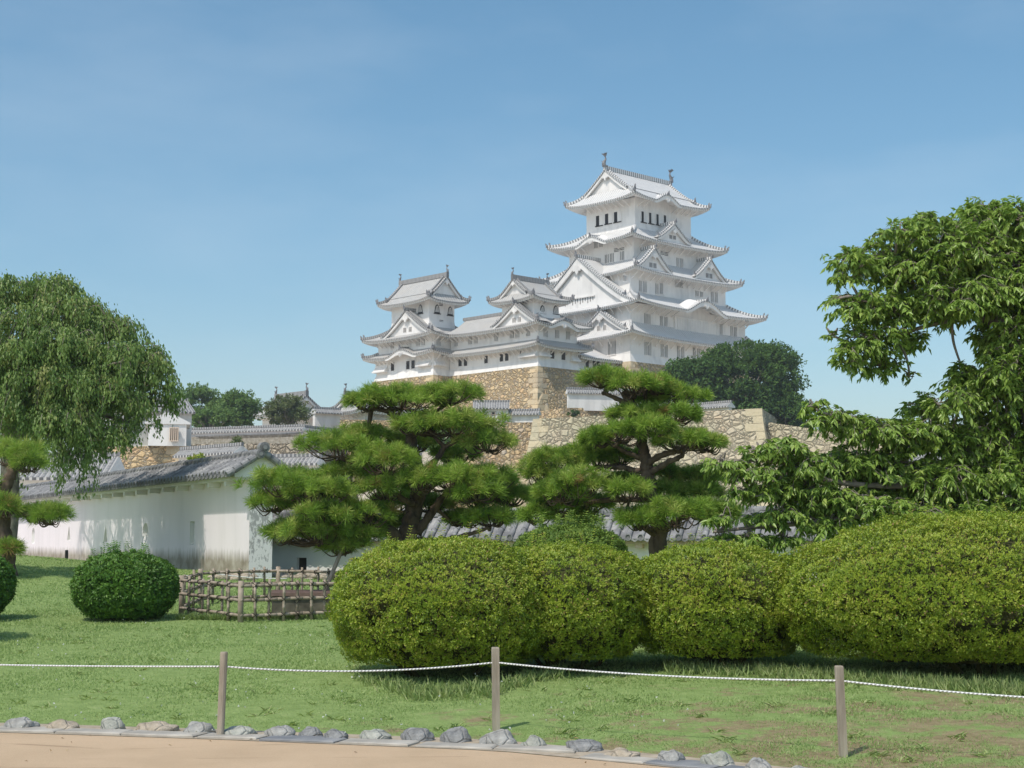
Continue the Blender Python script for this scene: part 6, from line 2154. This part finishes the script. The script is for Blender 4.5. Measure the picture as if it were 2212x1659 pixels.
# gate tower and turret on the hill to the left
g0_ = P(652, 905, 226) - A0
ge, gn = float(g0_ @ EV), float(g0_ @ NV)
GT = Tower('gate_tower', 'tile-roofed gate tower with two fish ornaments, half hidden by the olive shrub', 'gate tower', ge, gn, 15.0, False)
gr = (ge - 2.5, ge + 3.0, gn + .4, gn + 6.5)
GT.walls(gr, 14.0, 20.4)
GT.top_roof((gr[0] - 1.7, gr[1] + 1.7, gr[2] - 1.7, gr[3] + 1.7), gr, 20.1, 21.1, 23.0, 'N', (gr[2] - .9, gr[3] + .2), 2.8, up=.45, bp=1.0, orn=1.1, board=.3, drop=.5)
h0_ = P(786, 905, 214) - A0
he, hn = float(h0_ @ EV), float(h0_ @ NV)
HT = Tower('corner_turret', 'white corner turret with a fish ornament, roof tip showing left of the tall pine top', 'turret', he, hn, 15.0, False)
hr = (he - .2, he + 7.5, hn - .5, hn + 7.0)
HT.walls(hr, 16.0, 20.0, .3, 2.0)
HT.top_roof((hr[0] - 1.5, hr[1] + 1.5, hr[2] - 1.5, hr[3] + 1.5), hr, 19.6, 20.5, 22.0, 'E', (hr[0] - .3, hr[1] + .3), 2.6, up=.5, bp=1.0, orn=1.0, board=.3, drop=.5)
dobei('plaster_wall', 'small white wall with tiled cap between the gate tower and the corner turret', P(678, 916, 212), P(733, 914, 214), P(678, 922, 212)[2], P(678, 892, 212)[2], 1.0, .4, .6)
t_, z_ = front_line(735, 906, 209, 860, 908, 208, 12)
stone_prism('stone_wall', 'tan rubble base under the corner turret left of the tall pine', t_, z_, 4.0, 2.0, M['stone_tan'])
# building seen through the cherry on the far right
dobei('long_house', 'grey roof and white wall glimpsed through the cherry tree on the right', P(1960, 1040, 150), P(2330, 1040, 150), 3.0, P(2000, 1000, 150)[2], 3.0, 2.2, 1.6, cat='storehouse')

# far ground stays inside the haze
# hill behind the walls
def make_hill():
    xs = np.linspace(-160, 220, 60); ys = np.linspace(195, 420, 40)
    X, Y = np.meshgrid(xs, ys)
    cx, cy = 5, 270
    rr_ = np.hypot((X - cx) / 85, (Y - cy) / 62)
    Z = np.interp(rr_, [0, .55, .8, 1.15, 1.5], [18.8, 18.8, 15.5, 6, -1.0])
    co = np.stack([X, Y, Z], -1).reshape(-1, 3)
    i = (np.arange(39)[:, None] * 60 + np.arange(59)[None]).ravel()
    struct(fast_mesh('hill', co, np.stack([i, i + 1, i + 61, i + 60], 1), M['gravel'], None, None, True))
make_hill()

# ------------------------------------------------------------------ distant trees
def tree(name, label, u, v, ru, rv, Y, n, leaf, mat, zb, seed, clumps=60, group=None, depth=1.0, flat=1.0, stems=1, blobs=()):
    rng = np.random.default_rng(seed)
    px = Y / F_PX
    c = P(u, v, Y)
    rx_, rz_ = ru * px, rv * px
    ry_ = rx_ * depth
    b = np.array([c[0], c[1], zb])
    root = thing(name, label, 'tree' if 'shrub' not in name else 'shrub', b, 0, group)
    d = unit(rng.normal(size=(clumps, 3)))
    rad = rng.uniform(.45, 1.0, clumps) ** .6
    cc = c + d * rad[:, None] * np.array([rx_, ry_, rz_]) * .86
    for bi, (bu, bv, bru, brv) in enumerate(blobs):      # side masses that make the outline uneven
        bc = P(bu, bv, Y + rng.uniform(-1, 1))
        m_ = slice(bi * clumps // (len(blobs) + 1), (bi + 1) * clumps // (len(blobs) + 1))
        cc[m_] = bc + d[m_] * rad[m_, None] * np.array([bru * px, bru * px * depth, brv * px]) * .86
    cr = min(rx_, rz_) * rng.uniform(.20, .40, clumps)
    k = n // clumps
    cd = unit(rng.normal(size=(clumps, k, 3)))
    rr_ = rng.random((clumps, k, 1)) ** .45
    pos = cc[:, None] + cd * rr_ * cr[:, None, None] * np.array([1.25, 1.25, .75 * flat])
    ax = unit(cd * .6 + unit(rng.normal(size=cd.shape)) * .9)
    nn = unit(cd + np.array([0, 0, .8]) + rng.normal(0, .35, cd.shape))
    rnd = np.clip(rng.normal(.45, .16, (clumps, 1)) + rng.normal(0, .15, (clumps, k)), 0, 1)
    pos, ax, nn, rnd = pos.reshape(-1, 3), ax.reshape(-1, 3), nn.reshape(-1, 3), rnd.reshape(-1)
    if rx_ > 2.5:                       # sprays that break the outline
        m = n // 9
        sd_ = unit(rng.normal(size=(m // 12, 3)) + np.array([0, 0, .4]))
        for q in sd_:
            s = rng.uniform(.92, 1.10, 12)
            p = c + q * np.array([rx_, ry_, rz_]) * s[:, None] + rng.normal(0, .12, (12, 3))
            pos = np.concatenate([pos, p]); ax = np.concatenate([ax, unit(q + rng.normal(0, .6, (12, 3)))]); nn = np.concatenate([nn, unit(rng.normal(size=(12, 3)) + np.array([0, 0, 1.]))])
            rnd = np.concatenate([rnd, rng.uniform(.3, .9, 12)])
    ln = leaf * rng.uniform(.6, 1.3, len(pos))
    leaf_mesh('crown', pos, ax, nn, ln, ln * .6, mat, root, b, .12, .15, rnd)
    mb = MB()
    top = c - b
    for s in range(stems):
        o = rng.normal(0, .2, 3) * (stems > 1); o[2] = 0
        sp = smooth_path([np.zeros(3) + o, top * .5 + rng.normal(0, .12, 3) * rx_ * .4, top * np.array([1, 1, 1]) + o], 6)
        mb.tube(sp, list(np.linspace(max(rx_ * .06, .03), max(rx_ * .03, .015), len(sp))), 7)
    for i in rng.choice(clumps, min(clumps, 26), replace=False):
        e = cc[i] - b
        sp = smooth_path([top * .75, (top * .75 + e) / 2 + np.array([0, 0, -.1 * rz_]), e], 4)
        mb.tube(sp, list(np.linspace(max(rx_ * .022, .012), .008 + rx_ * .004, len(sp))), 5, cap=False)
    mb.build('trunk', M['bark_grey'], root, smooth=True)
    return root
tree('evergreen_tree', 'large dark round evergreen standing below the right side of the great keep', 1608, 820, 108, 76, 203, 50000, .44, M['camphor'], 12.0, 61, 190, None, .9, 1.0, 1, [(1520, 838, 62, 44), (1698, 862, 48, 60), (1600, 878, 120, 46), (1660, 780, 60, 34), (1560, 790, 52, 32), (1482, 800, 26, 14)])
tree('broadleaf_tree', 'loose layered tree behind the stained wall, left of the rounder one', 428, 880, 52, 48, 212, 9000, .36, M['midtree'], 10.0, 62, 60, 'small trees behind the stained wall', .9, .7)
tree('broadleaf_tree', 'rounder darker tree between the layered tree and the gate tower', 515, 886, 48, 40, 208, 9000, .36, M['midtree'], 10.0, 63, 55, 'small trees behind the stained wall', .9)
tree('broadleaf_tree', 'broad low tree filling behind the left end of the stained wall', 455, 905, 66, 22, 204, 8000, .36, M['midtree'], 10.0, 64, 50, 'small trees behind the stained wall', .9)
tree('olive_shrub', 'olive green shrub spilling in front of the gate tower roof', 622, 888, 52, 32, 205, 8000, .30, M['dryshrub'], 12.0, 65, 60, None, .9)
tree('young_shrub', 'thin young shrub rising in front of the rubble footing', 511, 962, 16, 20, 150, 900, .22, M['dryshrub'], P(511, 990, 150)[2], 66, 20, None, 1, 1, 3)
tree('young_shrub', 'small bright sapling below the turret house, in front of the low white wall', 428, 988, 24, 12, 118, 700, .22, M['azalea'], P(428, 1015, 118)[2], 67, 16, None, 1, 1, 2)
tree('grey_shrub', 'dark grey-green shrub growing at the foot of the golden corner wall', 1240, 893, 14, 6, 216, 700, .25, M['camphor'], P(1240, 902, 216)[2], 68, 14)
tree('evergreen_tree', 'dark undergrowth tree below the right flank of the large round evergreen', 1700, 890, 50, 36, 200, 9000, .42, M['camphor'], 8.0, 71, 50)
tree('evergreen_tree', 'dark tree tops beyond the right end of the pale stone wall', 1712, 925, 40, 22, 205, 5000, .36, M['camphor'], 8.0, 69, 36)
tree('evergreen_tree', 'green bank of foliage behind the big pine, under the tan stone base', 960, 950, 60, 30, 175, 6000, .36, M['midtree'], 6.0, 70, 40)

# ------------------------------------------------------------------ thin summer haze
hb = MB()
hb.box(-950, 950, -150, 1450, -3.0, 85.0)
hm = bpy.data.materials.new('summer_haze')
hm.use_nodes = True
hn_ = hm.node_tree.nodes
hn_.remove(hn_['Principled BSDF'])
pv = hn_.new('ShaderNodeVolumePrincipled')
pv.inputs['Color'].default_value = (0.90, 0.94, 1.0, 1)
pv.inputs['Density'].default_value = 0.00032
pv.inputs['Anisotropy'].default_value = 0.2
hm.node_tree.links.new(pv.outputs['Volume'], hn_['Material Output'].inputs['Volume'])
struct(hb.build('haze', hm), 'stuff')
